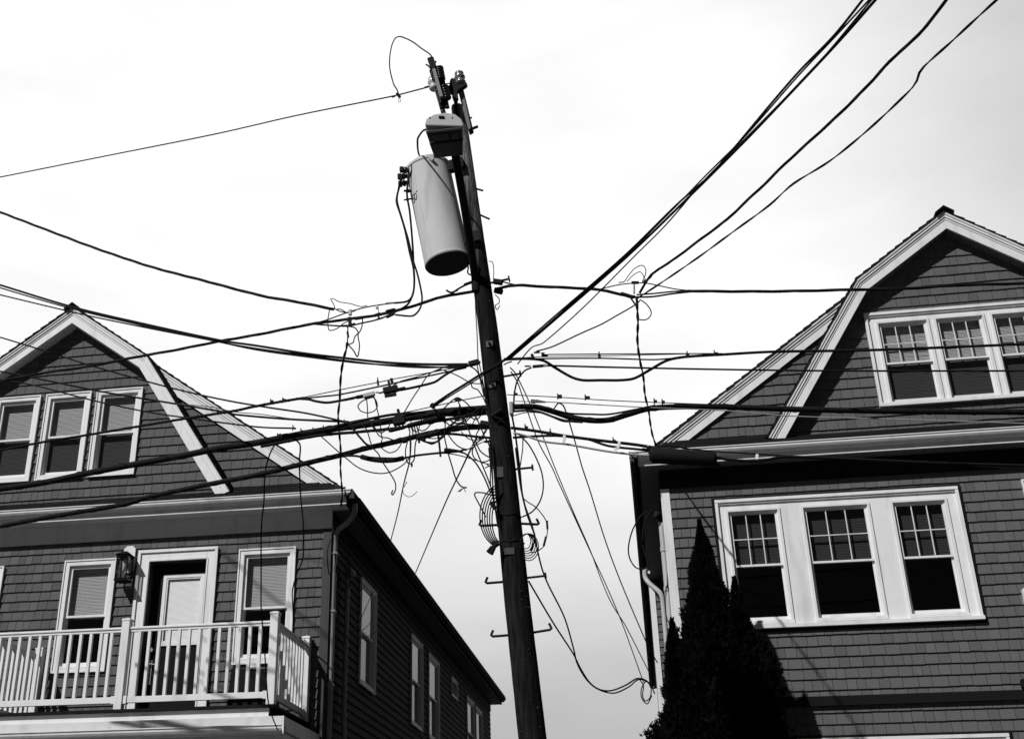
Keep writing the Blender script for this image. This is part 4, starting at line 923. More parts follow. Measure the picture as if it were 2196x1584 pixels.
wire('black wire hanging past the right-hand window of the left house', [(636, 944), (643, 952), (644, 965), (642, 990), (645, 1068), (650, 1116), (650, 1194), (636, 1232), (627, 1267), (628, 1300), (629, 1337)], 2.6, 11.2, 15.7)
Zs = lambda x, y: (680+x/4.672, 780+y/4.672)
Zb = lambda x, y: (500+x/3.168, 800+y/3.168)
Z9 = lambda x, y: (850+x/7.92, 860+y/7.92)
D = 'wire_tangle'
def dang(label, pts, w, Y0=10.45, Y1=10.45, **k): wire(label, pts, w, Y0, Y1, name='loose_wire', group=G5, **k)
dang('long slack loop sagging beneath the lower bundle', [Zb(*q) for q in [(600, 430), (700, 520), (760, 570), (850, 640), (950, 675), (1050, 675), (1150, 625), (1210, 560)]], 2.2, 10.7, 10.5)
dang('round loop hanging under the splice case', [(797, 852), (780, 858), (770, 866), (768, 873), (774, 881), (788, 885), (802, 881), (809, 872), (807, 860), (800, 850)], 2.2)
dang('wire with a hooked tail dangling under the lower bundle', [Zb(*q) for q in [(880, 350), (910, 390), (945, 500), (985, 545), (1010, 595), (1060, 670), (1100, 740), (1103, 790), (1085, 825), (1077, 815), (1085, 793)]], 2.4)
dang('wire falling straight from the splice case, left', [Zb(*q) for q in [(905, 165), (912, 230), (915, 300), (930, 340), (960, 380), (1000, 430), (1050, 440), (1105, 462)]], 2.2)
dang('wire falling straight from the splice case, right', [Zb(*q) for q in [(960, 165), (975, 230), (995, 320), (1005, 400), (1012, 450), (1000, 480)]], 2.2)
dang('short thick cable curling between the two bundles', [Zb(*q) for q in [(790, 345), (840, 410), (870, 445), (905, 482), (945, 498)]], 4, 10.7, 10.7)
dang('thin line looping up to the clamp right of the amplifier', [Zs(*q) for q in [(735, 240), (790, 200), (850, 170), (1000, 130), (1160, 80), (1230, 60), (1320, 80), (1430, 130), (1540, 190), (1650, 200)]], 2)
dang('wavy wire from the crossing cable to the pole', [Zs(*q) for q in [(1545, 185), (1550, 225), (1570, 245), (1605, 255), (1640, 300), (1670, 350), (1690, 400)]], 2.2)
dang('narrow upright loop hanging between the two bundles', [Z9(*q) for q in [(190, 690), (165, 780), (155, 880), (165, 980), (200, 1050), (240, 1060), (290, 1010), (310, 930), (315, 800), (330, 690), (350, 650)]], 2.4)
for i, (x, nm) in enumerate(((210, 'first'), (260, 'second'), (310, 'third'), (355, 'fourth'))):
    dang(f'{nm} from the left of four short tails under the black splice', [Z9(*q) for q in [(x-10, 420), (x+5, 470), (x+20, 520), (x+10+i*6, 590)]], 2.6)
dang('straight tail with a crimped end beneath the four tails', [Z9(*q) for q in [(225, 590), (245, 680), (245, 780), (240, 880), (228, 1000), (215, 1060)]], 2.6)
dang('arc hanging from the splice toward the lower bundle', [Z9(*q) for q in [(375, 480), (430, 500), (500, 480), (550, 430), (600, 360)]], 2.2)
dang('double arc drooping under the lower bundle near the pole', [Z9(*q) for q in [(430, 660), (500, 690), (600, 705), (680, 690), (750, 640), (810, 590)]], 3.6)
dang('shallow arc just under the lower bundle near the pole', [Z9(*q) for q in [(500, 615), (580, 630), (660, 632), (740, 615), (820, 570)]], 2)
dang('long wire trailing down to a paper tag', [Z9(*q) for q in [(790, 320), (830, 390), (820, 500), (820, 620), (850, 760), (890, 920), (950, 1120), (1000, 1290), (1060, 1400), (1120, 1455), (1190, 1465)]], 2.6)
dang('curled wire crossing back over the bundle by the pole', [Z9(*q) for q in [(720, 210), (800, 130), (880, 50), (960, -20), (1040, -60), (1130, -15), (1200, 40), (1255, 100)]], 2.4)
dang('diagonal wire from the bundle down the left edge of the pole', [Z9(*q) for q in [(1150, 250), (1180, 350), (1240, 520), (1320, 740), (1430, 1010), (1560, 1330), (1640, 1560)]], 2.6, 10.4, 10.35)
dang('second diagonal wire down the left edge of the pole', [Z9(*q) for q in [(1340, 240), (1400, 370), (1500, 600), (1580, 760), (1610, 1000), (1630, 1300), (1650, 1600)]], 2.6, 10.4, 10.35)
dang('wire arching from the clamp down into the coil', [Z9(*q) for q in [(1080, 865), (1160, 885), (1250, 950), (1350, 1050), (1450, 1210), (1540, 1400), (1600, 1560)]], 3, 10.4, 10.35)
dang('large ring of wire hanging left of the pole', [Z9(*q) for q in [(1500, 620), (1400, 680), (1320, 760), (1290, 850), (1310, 940), (1370, 1000), (1440, 1030), (1530, 1020), (1600, 980)]], 2.4)
dang('inner half ring of wire hanging left of the pole', [Z9(*q) for q in [(1420, 460), (1370, 540), (1345, 640), (1370, 740), (1430, 850), (1520, 920), (1600, 960)]], 2.4)
dang('small nest of loops under the bundle by the pole', [Z9(*q) for q in [(900, 290), (950, 350), (1040, 375), (1120, 350), (1150, 290), (1090, 320), (1030, 330), (960, 300), (930, 340), (1040, 385), (1160, 365), (1240, 290), (1320, 230)]], 2.4)
dang('wire rising from the lower bundle to the pole', [Z9(*q) for q in [(850, 460), (950, 380), (1050, 310), (1200, 240), (1300, 190), (1420, 120), (1480, 70)]], 2.4)
dang('wire weaving between the bundles by the pole', [Z9(*q) for q in [(880, 550), (960, 490), (1050, 400), (1150, 340), (1230, 260), (1330, 180)]], 2)
dang('thin arc over the lower bundle by the pole', [Z9(*q) for q in [(840, 470), (950, 425), (1080, 395), (1200, 385), (1370, 405), (1500, 440)]], 2)
dang('rod hanging straight down through the lower bundle', [Z9(710, 580), Z9(735, 780), Z9(750, 940)], 4)
dang('thin curl drifting off the left drop line', [Z9(*q) for q in [(160, 1380), (170, 1370), (175, 1385), (150, 1420), (130, 1460)]], 1.2, 12.5, 12.5)
dang('fine hair-like curl of wire in the open sky', [Zb(*q) for q in [(1150, 790), (1160, 820), (1190, 838), (1220, 830), (1250, 803)]], 1.1, 13, 13)
# small ties on the left spacer
dang('thin curl of wire above the left spacer plate', [Z7(*q) for q in [(270, 445), (262, 410), (235, 362), (255, 358), (310, 385), (400, 400), (490, 425), (545, 415)]], 1.7)
dang('pointed loop hanging left of the spacer plate', [Z7(*q) for q in [(225, 450), (210, 540), (215, 610), (230, 628), (290, 610), (340, 570), (380, 550)]], 2)
dang('long loop dangling right of the left spacer plate', [Z7(*q) for q in [(505, 530), (500, 590), (480, 640), (440, 680), (425, 730), (390, 750), (430, 800), (460, 850), (475, 800), (478, 740), (468, 690), (465, 640), (440, 605), (400, 595)]], 2.4)
dang('straight hanger from the spacer plate down to the wavy drop', [Z7(380, 590), Z7(380, 640), Z7(378, 700), Z7(375, 760)], 2.6)
# strands on the pole's left side
for i, (lab, pts, w) in enumerate((
    ('thin lead running down the left face of the upper pole', [(1019, 633), (1020, 664), (1023, 715), (1025, 770)], 2),
    ('short loop beside the pole under the transformer', [(1048, 560), (1056, 562), (1059, 580), (1058, 600)], 1.6),
    ('small squiggle of wire right of the pole below the transformer', [(1062, 632), (1070, 640), (1070, 650), (1062, 655), (1066, 664), (1072, 655)], 1.8),
    ('lead curving from the guy clamp down the left of the pole', [(1005, 783), (1022, 795), (1034, 820), (1040, 850), (1046, 880)], 2.6),
    ('second lead down the left of the pole above the bundle', [(1028, 780), (1034, 810), (1040, 845), (1044, 870)], 2.2),
    ('third lead down the left of the pole above the bundle', [(1022, 778), (1030, 815), (1038, 850)], 2.2),
    ('long lead down the left of the pole past the coil', [(1050, 940), (1054, 980), (1056, 1020), (1058, 1060), (1064, 1100), (1068, 1130)], 2.8),
    ('inner lead down the left of the pole past the coil', [(1048, 960), (1052, 1000), (1052, 1040), (1060, 1080), (1066, 1120)], 2.4))):
    dang(lab, pts, w, 10.38, 10.38)
rg = random.Random(21)
def b1(x): return 910-(x-783)*.129
def b2(x): return 961-(x-784)*.176
arcs = ((798, 838, b1, 22, 'below the tap box, widest'), (880, 905, b1, 30, 'right of the tap box, deepest'), (900, 944, b1, 17, 'right of the tap box, shallow'), (948, 985, b1, 26, 'between the bundles, middle'), (985, 1026, b1, 34, 'between the bundles, nearest the pole'),
        (1002, 1036, b1, 20, 'between the bundles, inside the one nearest the pole'), (815, 862, b2, 19, 'below the lower bundle, left'), (905, 950, b2, 16, 'below the lower bundle, middle'), (960, 1044, b2, 40, 'below the lower bundle, deepest'), (990, 1048, b2, 24, 'below the lower bundle, close to the pole'))
for x0, x1, f_, sag, nm in arcs:
    pts = [(x0+(x1-x0)*t+rg.uniform(-1.5, 1.5), (f_(x0)*(1-t)+f_(x1)*t)+sag*4*t*(1-t)*(1+.15*(t-.5))) for t in (0, .14, .3, .5, .7, .86, 1)]
    dang('slack arc of thin wire hanging '+nm, pts, rg.uniform(1.8, 2.5), 10.45, 10.5)
for i in range(46):
    z = rg.uniform(1.3, 6.6); x, r = axis(z); a = rg.uniform(math.pi*1.12, math.pi*1.88); px_, py_ = x+r*1.01*math.cos(a), PY+r*1.01*math.sin(a); w_ = rg.uniform(.004, .007)
    child(MB().beam((px_-w_, py_, z+H), (px_+w_, py_, z+H+rg.uniform(-.006, .006)), .004, rg.choice((.004, .012)), (0, 1, 0)), 'staple', M['wire_grey'], pole)
for (px, py, w_, h_) in ((1072, 1010, .03, .05), (1092, 1180, .045, .03)):
    q = at(px, py, PY-.13); y = front(q.z-H)[1]-.004
    child(MB().box(q.x-w_, q.x+w_, y-.003, y+.012, q.z-h_, q.z+h_), 'pole_tag', mat('worn_pole_tag', .03, .6, .3, 25), pole)
# right side
wire('thick twisted cable from the pole to the right-hand spacer', [(1061, 620), (1093, 613), (1130, 612), (1164, 615), (1220, 617), (1272, 620), (1300, 624), (1330, 631), (1362, 637)], 6.5, PY, 10.5, 'tri', group=G2)
wire('short strand from the upper bolt into the twisted cable', [(1068, 601), (1085, 606), (1110, 612)], 2.6, PY, PY)
wire('thin strand arching over the right-hand spacer', [(1286, 620), (1325, 611), (1360, 607), (1385, 607), (1420, 614), (1450, 620), (1490, 624)], 2.2, 10.5, 10.5, group=G2)
wire('pair of strands leaving the right-hand spacer', [(1362, 637), (1400, 636), (1440, 630), (1485, 625)], 3.4, 10.5, 10.5, group=G2, extra=[([(1365, 632), (1405, 629), (1445, 625), (1485, 624)], 3, 10.5, 10.5)])
wire('thick twisted cable crossing the upper gable of the right house', [(1475, 624), (1550, 625), (1650, 625), (1720, 624), (1800, 622), (1900, 620), (1960, 618), (2050, 612), (2120, 610), (2250, 606)], 6.5, 10.5, 10.9, 'tri', group=G2)
wire('left line of the steep group rising to the top right corner', [(1085, 769), (1180, 686), (1337, 550), (1450, 440), (1530, 368), (1660, 215), (1717, 150), (1790, 75), (1862, -15)], 4, 10.3, 6.2, group=G3)
wire('thickest line of the steep group rising to the top right corner', [(1093, 769), (1185, 690), (1343, 552), (1480, 420), (1600, 300), (1700, 195), (1800, 88), (1895, -20)], 5, 10.3, 6.2, group=G3)
wire('middle line of the steep group rising to the top right corner', [(1090, 768), (1183, 688), (1340, 550), (1440, 452), (1515, 375), (1600, 290), (1710, 165), (1790, 80), (1878, -15)], 3, 10.3, 6.2, group=G3)
wire('thin line below the steep group, joining it halfway', [(1110, 780), (1140, 745), (1165, 735), (1250, 660), (1360, 550), (1430, 480), (1500, 398), (1530, 366), (1640, 255), (1760, 130), (1884, -18)], 2.6, 10.4, 6.2, group=G3)
wire('twisted wavy cable rising from the right-hand spacer to the top edge', [(1372, 628), (1385, 605), (1402, 584), (1440, 560), (1500, 515), (1560, 470), (1600, 432), (1640, 395), (1680, 355), (1740, 300), (1800, 245), (1860, 185), (1915, 125), (1960, 85), (2000, 40), (2040, -15)], 6, 10.5, 7, 'tri', group=G3)
wire('wavy cable rising to the top edge, rightmost of all', [(1366, 640), (1420, 605), (1500, 550), (1575, 495), (1650, 440), (1700, 395), (1780, 345), (1860, 280), (1930, 215), (1963, 180), (1975, 150), (2040, 90), (2110, 25), (2160, -20)], 4.2, 10.5, 7, 'duo', group=G3)
wire('thin line climbing from the tap by the pole to the right-hand spacer', [(1150, 753), (1185, 743), (1245, 715), (1290, 695), (1320, 678), (1360, 655), (1372, 645)], 2.6, 10.4, 10.5)
wire('wavy drop from the right-hand spacer to the corner of the right roof', [(1366, 655), (1368, 690), (1367, 730), (1372, 770), (1380, 810), (1383, 845), (1391, 880), (1395, 910), (1400, 935), (1408, 958)], 4.2, 10.5, 15.7, 'duo', k=5)
dang('tall loop of wire above the right-hand spacer', [(1338, 605), (1350, 588), (1362, 575), (1377, 569), (1385, 578), (1383, 592), (1378, 605), (1395, 596), (1402, 583)], 1.8)
dang('low loop of wire above the right-hand spacer', [(1344, 604), (1358, 590), (1372, 583), (1380, 592), (1381, 604)], 1.6)
dang('drooping loop right of the right-hand spacer', [(1372, 642), (1384, 650), (1395, 664), (1396, 675), (1388, 684), (1378, 686), (1368, 684)], 2.2)
wire('upper thin line running right from the tap by the pole', [(1175, 760), (1300, 759), (1485, 758), (1550, 758)], 2.2, 10.5, 10.6, group=G2)
wire('fine messenger strand of the cable that dips right of the pole', [(1080, 769), (1160, 765), (1285, 763), (1420, 760), (1500, 758)], 1.5, 10.5, 10.6, group=G2)
wire('straight line just above the dipping cable', [(1078, 772), (1160, 769), (1290, 768), (1400, 771), (1445, 768)], 2.8, 10.5, 10.6, group=G2)
wire('cable that dips in a flat U right of the pole', [(1080, 770), (1130, 769), (1165, 773), (1190, 788), (1225, 808), (1250, 815), (1290, 815), (1330, 815), (1360, 811), (1390, 795), (1430, 773), (1470, 765), (1550, 760), (1658, 754), (1851, 751), (2043, 744), (2260, 735)], 5, 10.5, 11, group=G2)
wire('single line crossing the lower sashes of the right attic windows', [(1150, 786), (1180, 784), (1300, 787), (1550, 792), (1800, 795), (2260, 795)], 3.4, 10.5, 11, group=G2)
wire('cable curving from the clamp down the right of the pole', [(1140, 788), (1125, 795), (1110, 815), (1103, 845), (1102, 880)], 3, 10.4, 10.4)
wire('short stub above the right step bolt', [(1080, 782), (1088, 778), (1098, 775)], 2.4, 10.4, 10.4)
wire('fine strand with small clips above the thick right bundle', [(1087, 846), (1190, 851), (1300, 858), (1390, 862), (1500, 866), (1560, 868)], 1.7, 10.5, 10.6, group=G2)
wire('pale thin strand crossing over the thick right bundle', [(1105, 860), (1185, 862), (1270, 867), (1400, 874), (1550, 880), (1700, 892), (2000, 901), (2260, 910)], 1.9, 10.4, 10.9, m='wire_pale', group=G2)
wire('thick sagging bundle crossing the right house above its eave', [(1101, 872), (1147, 872), (1186, 882), (1220, 893), (1266, 901), (1306, 900), (1348, 888), (1391, 876), (1448, 872), (1550, 872), (1697, 877), (1889, 881), (2082, 883), (2260, 883)], 11, 10.5, 10.9, 'lash', name='cable_bundle', cat='cable', group='thick cable bundles', k=9)
wire('upper cable of the sagging right bundle', [(1147, 870), (1185, 878), (1220, 886), (1270, 888), (1306, 888), (1362, 878), (1405, 869)], 3.4, 10.45, 10.5, group=G2)
wire('cable leaving the pole just under the thick right bundle', [(1098, 882), (1135, 880), (1160, 884), (1190, 895), (1215, 902), (1250, 905)], 4, 10.5, 10.5, group=G2)
wire('thin arc below the thick right bundle', [(1095, 893), (1130, 884), (1170, 887), (1190, 897), (1205, 903), (1218, 905)], 1.8, 10.45, 10.45)
wire('upper cable of the lower right group running into the splice case', [(1096, 917), (1150, 924), (1209, 934), (1277, 943), (1362, 953), (1400, 959)], 5.5, 10.5, 10.5, group=G2)
wire('middle cable of the lower right group running into the splice case', [(1100, 938), (1150, 935), (1192, 934), (1240, 938), (1263, 942), (1306, 956), (1377, 964), (1400, 968)], 4.4, 10.5, 10.5, group=G2)
wire('pale grey cable of the lower right group', [(1101, 928), (1124, 933), (1164, 946), (1220, 953), (1306, 968), (1380, 976), (1400, 976)], 3.8, 10.45, 10.45, m='wire_pale', group=G2)
wire('cable leaving the splice case along the right eave, lower', [(1530, 978), (1560, 985), (1610, 988), (1640, 986), (1683, 979), (1800, 983), (2000, 992), (2260, 1000)], 5, 10.5, 10.9, group=G2)
wire('cable leaving the splice case along the right eave, upper', [(1395, 958), (1440, 956), (1475, 962), (1540, 968), (1620, 973), (1700, 978), (1900, 990), (2260, 1008)], 2.8, 10.45, 10.9, group=G2)
# drops to the right house
wire('left thin drop line falling from the pole to the right house', [(1096, 797), (1110, 820), (1124, 860), (1155, 948), (1183, 1000), (1198, 1034), (1266, 1182), (1298, 1250), (1334, 1335), (1380, 1462)], 2.2, 10.4, 15.6, group=G4)
wire('middle thin drop line falling from the pole to the right house', [(1094, 788), (1105, 800), (1135, 862), (1169, 948), (1189, 1000), (1230, 1098), (1266, 1180), (1290, 1244), (1312, 1294), (1342, 1342), (1396, 1448)], 2, 10.4, 15.6, group=G4)
wire('right thin drop line falling from the thick bundle to the right house', [(1186, 880), (1192, 870), (1199, 864), (1209, 871), (1220, 902), (1235, 953), (1248, 1000), (1266, 1054), (1298, 1158), (1334, 1254), (1390, 1385), (1410, 1420)], 2.6, 10.45, 15.8, group=G4)
wire('slack line from the pole sagging low before the right house', [(1134, 1246), (1186, 1334), (1230, 1402), (1246, 1434), (1266, 1464), (1290, 1480), (1318, 1485), (1348, 1472), (1370, 1456), (1392, 1464), (1404, 1486)], 2.6, 10.5, 15.6, group=G4)
wire('line down the right of the pole sagging low before the right house', [(1096, 880), (1105, 930), (1114, 1000), (1122, 1070), (1142, 1130), (1166, 1230), (1210, 1322), (1230, 1390), (1238, 1422), (1258, 1456), (1282, 1476), (1310, 1480), (1342, 1468), (1366, 1454), (1385, 1458), (1402, 1475)], 3, 10.5, 15.5, group=G4)
dang('small loops of wire at the corner of the right house', [(1372, 1456), (1380, 1470), (1378, 1490), (1384, 1502), (1394, 1495), (1396, 1475), (1386, 1460), (1376, 1475), (1376, 1495), (1388, 1508), (1398, 1490)], 2, 15.5, 15.5)
dang('big loop of wire hanging off the side of the right house', [(1392, 1095), (1375, 1105), (1357, 1135), (1348, 1170), (1350, 1195), (1362, 1215), (1378, 1220), (1390, 1214)], 2.6, 15.75, 15.75)
dang('inner loop of wire against the side of the right house', [(1400, 1090), (1382, 1120), (1378, 1160), (1384, 1190), (1394, 1212)], 2.4, 15.9, 15.9)
dang('short wire by the tree foot at the bottom edge', [(1400, 1545), (1390, 1562), (1385, 1590)], 2, 15.2, 15.2)
dang('wide bow of wire right of the pole above the step bolts', [(1112, 930), (1122, 940), (1135, 955), (1150, 982), (1162, 1014), (1165, 1046), (1158, 1074), (1142, 1096), (1120, 1108)], 2.8, 10.4, 10.4)
dang('thin bow of wire with a crimp beyond the right step bolt', [(1122, 1068), (1132, 1076), (1150, 1088), (1170, 1114), (1174, 1138), (1166, 1170), (1150, 1182), (1134, 1184)], 2, 10.4, 10.4, extra=[([(1173, 1116), (1174, 1134)], 4, 10.4, 10.4), ([(1171, 1150), (1166, 1170)], 4.4, 10.4, 10.4)])
dang('upright strand right of the pole below the lower cables', [(1121, 938), (1121, 960), (1117, 990), (1114, 1008)], 2.2, 10.4, 10.4)
dang('thick strand hugging the right edge of the pole', [(1106, 960), (1112, 1010), (1118, 1050), (1130, 1100), (1146, 1145), (1146, 1160), (1138, 1180)], 3.6, 10.42, 10.42)
rg = random.Random(11)
for i in range(6):
    w_, h__ = 10+i*2.2, 20+i*3.2; cxp_, cyp_ = 1128+i*1.2, 1160+i*2.5; a0 = rg.uniform(0, 6)
    dang(('innermost', 'second', 'third', 'fourth', 'fifth', 'outermost')[i]+' ring of the small wire nest on the right edge of the pole', [(cxp_+w_*math.cos(a0+a*.42), cyp_+h__*.8*math.sin(a0+a*.42)) for a in range(16)], 1.9, 10.4, 10.45)
for i in range(6):
    rx_, ry_ = 48-i*5.2, 68-i*3.5; ccx, ccy = 1077, 1106+i*1.5
    pts = [(ccx+rx_*math.cos(math.radians(a)), ccy+ry_*math.sin(math.radians(a))) for a in range(106, 262, 9)]
    P_ = path(pts, 10.34+.01*i, 10.34+.01*i, 4)
    b = MB(); b.tube(P_, rpx(2.5, P_[0]), n=5)
    if i == 0: coil = empty('cable_coil', P_[0]); tag(coil, 'coil of spare cable hung in an oval on the left of the pole', 'cable')
    child(b, 'coil_turn', M['wire'], coil, smooth=True)
b = MB()
for (a, c) in (((1056, 1172), (1046, 1184)), ((1060, 1172), (1053, 1188)), ((1070, 1164), (1056, 1174)), ((1053, 1077), (1062, 1090))): b.tube([at(*a, 10.34), at(*c, 10.34)], .02, n=8)
child(b, 'coil_tie', M['wire'], coil)
dang('stiff wire jutting left above the coil like an arm', [(1062, 1062), (1050, 1060), (1035, 1056), (1020, 1056), (1018, 1062), (1030, 1085), (1042, 1108)], 2.4, 10.36, 10.36)
dang('short crossed tails of wire left of the pole below the clamp', [(1040, 1003), (1052, 998), (1058, 997)], 2, 10.36, 10.36, extra=[([(1044, 996), (1058, 1004)], 1.8, 10.36, 10.36)])

# ================================================================== CABLE HARDWARE
def hw(name, label, cat, parts, group=None):
    "parts: list of (name, material, builder)"
    e = None
    for nm, m_, mb in parts:
        if e is None: e = empty(name, mb.v[0]); tag(e, label, cat, group)
        child(mb, nm, M[m_], e, bevel=.004)
def bm_(a, c, w, Y=10.45, h=None):
    A, B = at(*a, Y), at(*c, Y); ww = w/F*zc(A); return MB().beam(A, B, (h or w)/F*zc(A), ww, (0, 1, 0)) if False else MB().beam(A, B, ww*.8, ww)
def tb(a, c, w, Y=10.45, n=10):
    A, B = at(*a, Y), at(*c, Y); return MB().tube([A, A.lerp(B, .12), A.lerp(B, .88), B], [w/2/F*zc(A)*q for q in (.6, 1, 1, .6)], n=n)
hw('amplifier_box', 'finned amplifier box hanging on the cable left of the pole', 'amplifier', [
    ('case', 'iron', bm_((822, 838), (853, 832), 13)), ('lower_case', 'iron', bm_((825, 849), (850, 845), 7)),
    ('fin', 'iron', bm_((823, 843), (853, 839), 3.2)), ('hanger', 'iron', bm_((833, 815), (836, 832), 5)), ('hanger_clamp', 'iron', bm_((839, 811), (841, 820), 6)),
    ('cable_boot', 'wire', tb((851, 836), (870, 832), 8.5)), ('cable_boot', 'wire', tb((812, 843), (824, 840), 4))])
hw('splice_case', 'pale ribbed splice case left of the amplifier box', 'splice case', [
    ('case', 'steel', bm_((779, 849), (804, 843), 9)), ('tap', 'iron', bm_((782, 855), (803, 850), 4)), ('cable_boot', 'wire', tb((763, 852), (780, 849), 8.5)), ('cable_boot', 'wire', tb((736, 858), (762, 853), 5.5)), ('clip', 'wire_pale', bm_((806, 841), (812, 841), 4))])
hw('tap_box', 'square tap box on the thick bundle left of the pole', 'tap box', [
    ('case', 'iron', bm_((843, 905), (868, 899), 17)), ('lid', 'iron', bm_((846, 892), (866, 889), 6)), ('lug', 'iron', bm_((853, 877), (857, 890), 6)),
    ('connector', 'iron', bm_((848, 913), (850, 922), 4)), ('connector', 'iron', bm_((856, 912), (857, 920), 4)), ('connector', 'iron', bm_((864, 910), (865, 918), 4)), ('cable_boot', 'wire', tb((868, 898), (888, 894), 8)), ('lower_boot', 'wire', tb((833, 924), (870, 915), 9))])
hw('black_splice', 'long black splice sleeve beneath the bundle right of the tap box', 'splice', [
    ('sleeve', 'wire', tb((872, 914), (905, 905), 11)), ('sleeve', 'wire', tb((905, 905), (955, 893), 13)), ('sleeve', 'wire', tb((895, 938), (912, 944), 9)), ('tail', 'wire', tb((898, 940), (899, 950), 5)), ('tail', 'wire', tb((905, 942), (913, 943), 6))])
hw('bundle_splice', 'lower bundle splice with ragged tails', 'splice', [('sleeve', 'wire', tb((893, 940), (945, 926), 12)), ('sleeve', 'wire', tb((862, 946), (874, 943), 11)), ('clamp', 'iron', bm_((866, 937), (868, 944), 6))])
hw('left_spacer', 'left spacer plate on the split cable beneath the sky', 'spacer', [
    ('plate', 'steel', bm_((751, 664), (751, 676), 7)), ('plate', 'iron', bm_((750, 680), (751, 700), 7)), ('clamp', 'iron', bm_((743, 686), (757, 683), 5)), ('clamp', 'iron', bm_((743, 700), (762, 694), 5)), ('arm', 'iron', bm_((742, 671), (762, 666), 3)),
    ('sleeve', 'wire', tb((760, 684), (779, 681), 6)), ('sleeve', 'wire', tb((733, 699), (746, 698), 5)), ('insulator', 'wire', tb((745, 710), (747, 724), 5))])
hw('middle_spacer', 'spacer plate nearest the transformer leads', 'spacer', [
    ('plate', 'steel', bm_((808, 653), (809, 662), 6)), ('arm', 'steel', bm_((811, 662), (812, 672), 2)), ('clamp', 'iron', bm_((805, 675), (816, 672), 5)), ('plate', 'iron', bm_((811, 675), (813, 684), 4)), ('clamp', 'iron', bm_((808, 685), (822, 681), 4)),
    ('sleeve', 'steel', tb((827, 650), (844, 649), 4)), ('sleeve', 'wire', tb((827, 668), (848, 663), 7)), ('sleeve', 'wire', tb((828, 681), (847, 672), 6))])
hw('right_spacer', 'spacer plate right of the pole where wires fan out', 'spacer', [
    ('plate', 'steel', bm_((1360, 610), (1360, 630), 4.5)), ('clamp', 'iron', bm_((1354, 606), (1370, 606), 6)), ('sleeve', 'wire', tb((1330, 629), (1360, 638), 9)), ('knot', 'wire', tb((1365, 636), (1367, 658), 6)), ('sleeve', 'steel', tb((1326, 606), (1340, 604), 3)), ('clamp', 'steel', bm_((1378, 600), (1386, 600), 5)), ('strut', 'wire', tb((1352, 638), (1364, 655), 4))])
hw('tap_cluster', 'cluster of taps on the lines just right of the pole', 'tap', [
    ('tap', 'iron', bm_((1140, 759), (1144, 768), 6)), ('tap', 'iron', bm_((1145, 756), (1158, 755), 4)), ('tap', 'iron', bm_((1161, 761), (1175, 762), 5)), ('tap', 'iron', bm_((1160, 757), (1168, 757), 3))])
hw('strand_grip', 'strand grip with pale end right of the pole', 'clamp', [('grip', 'iron', bm_((1142, 786), (1165, 784), 6)), ('end', 'wire_pale', bm_((1165, 782), (1175, 784), 5)), ('link', 'iron', bm_((1125, 785), (1138, 785), 3.4))])
hw('barrel_splice', 'tapered barrel splice on the fine strand right of the pole', 'splice', [('barrel', 'iron', tb((1138, 860), (1149, 861), 9)), ('cone', 'iron', MB().tube([at(1149, 860, 10.45), at(1171, 862, 10.45)], [.018, .008], n=10))])
for lab, a, c, w in (('small clip on the strand left of the lone loop, right of the pole', (1196, 850), (1205, 850), 7), ('angular clip floating on the strand right of the lone loop', (1255, 852), (1265, 853), 6), ('left of two small clips on the strand near the right roof', (1403, 860), (1409, 861), 5.5), ('right of two small clips on the strand near the right roof', (1420, 862), (1426, 862), 6),
                     ('clip on the cable where the flat U starts to rise', (1285, 760), (1286, 768), 6), ('clip on the cable where the flat U has risen', (1474, 759), (1476, 766), 7), ('clip on the line crossing the right roof edge', (1532, 757), (1540, 757), 3.5), ('dark clip at the foot of the fine strand beside the pole', (1103, 845), (1110, 845), 5),
                     ('clip on the lower right cables closest to the pole', (1126, 915), (1132, 917), 5), ('clip on the lower right cables, second from the pole', (1180, 925), (1181, 936), 5), ('clip on the lower right cables before the pale clips', (1315, 944), (1321, 946), 4.5),
                     ('left clip on the coaxial cable over the left rake', (580, 861), (586, 861), 6), ('right clip on the coaxial cable over the left rake', (606, 858), (612, 859), 7), ('upright clip on the fine strand left of the amplifier', (810, 815), (811, 826), 4),
                     ('left clip on the thick bundle over the left rake', (595, 935), (604, 933), 7), ('middle clip on the thick bundle over the left rake', (671, 922), (677, 921), 5), ('right clip on the thick bundle over the left rake', (693, 918), (699, 917), 5), ('dark clamp gathering three wires above the bundle', (738, 905), (756, 907), 6),
                     ('clamp where the thin line meets the bundle', (645, 924), (654, 926), 5), ('hook clip left of that thin line clamp', (628, 917), (634, 919), 4)):
    A = at(*a, 10.45); b = bm_(a, c, w); b.tube([A+Vector((0, 0, -.03)), A+Vector((0, 0, .03))], .006, n=6)
    solo(b, 'cable_clip', M['iron'], lab, 'clip', 'small clips on the wires')
for lab, x, y, x2, y2 in (('left pale metal spacer clip on the lower right cables', 1211, 933, 1208, 951), ('middle pale metal spacer clip on the lower right cables', 1329, 946, 1325, 962), ('right pale metal spacer clip on the lower right cables', 1319, 960, 1321, 970), ('pale metal clip on the eave cable right of the splice case', 1624, 974, 1623, 985)):
    solo(bm_((x, y), (x2, y2), 6, 10.4), 'spacer_clip', M['white'], lab, 'clip', 'pale spacer clips', bevel=.003)
hw('guy_clamp', 'wedge-shaped black clamp left of the pole under the bundles', 'clamp', [
    ('wedge', 'wire', MB().tube([at(953, 965, 10.4), at(965, 965.5, 10.4), at(986, 967, 10.4)], [.024, .021, .012], n=8)), ('link', 'iron', tb((988, 965), (1002, 964), 4)), ('rod', 'steel', tb((1002, 963), (1040, 945), 3)), ('eye', 'iron', tb((1038, 947), (1050, 946), 6))])
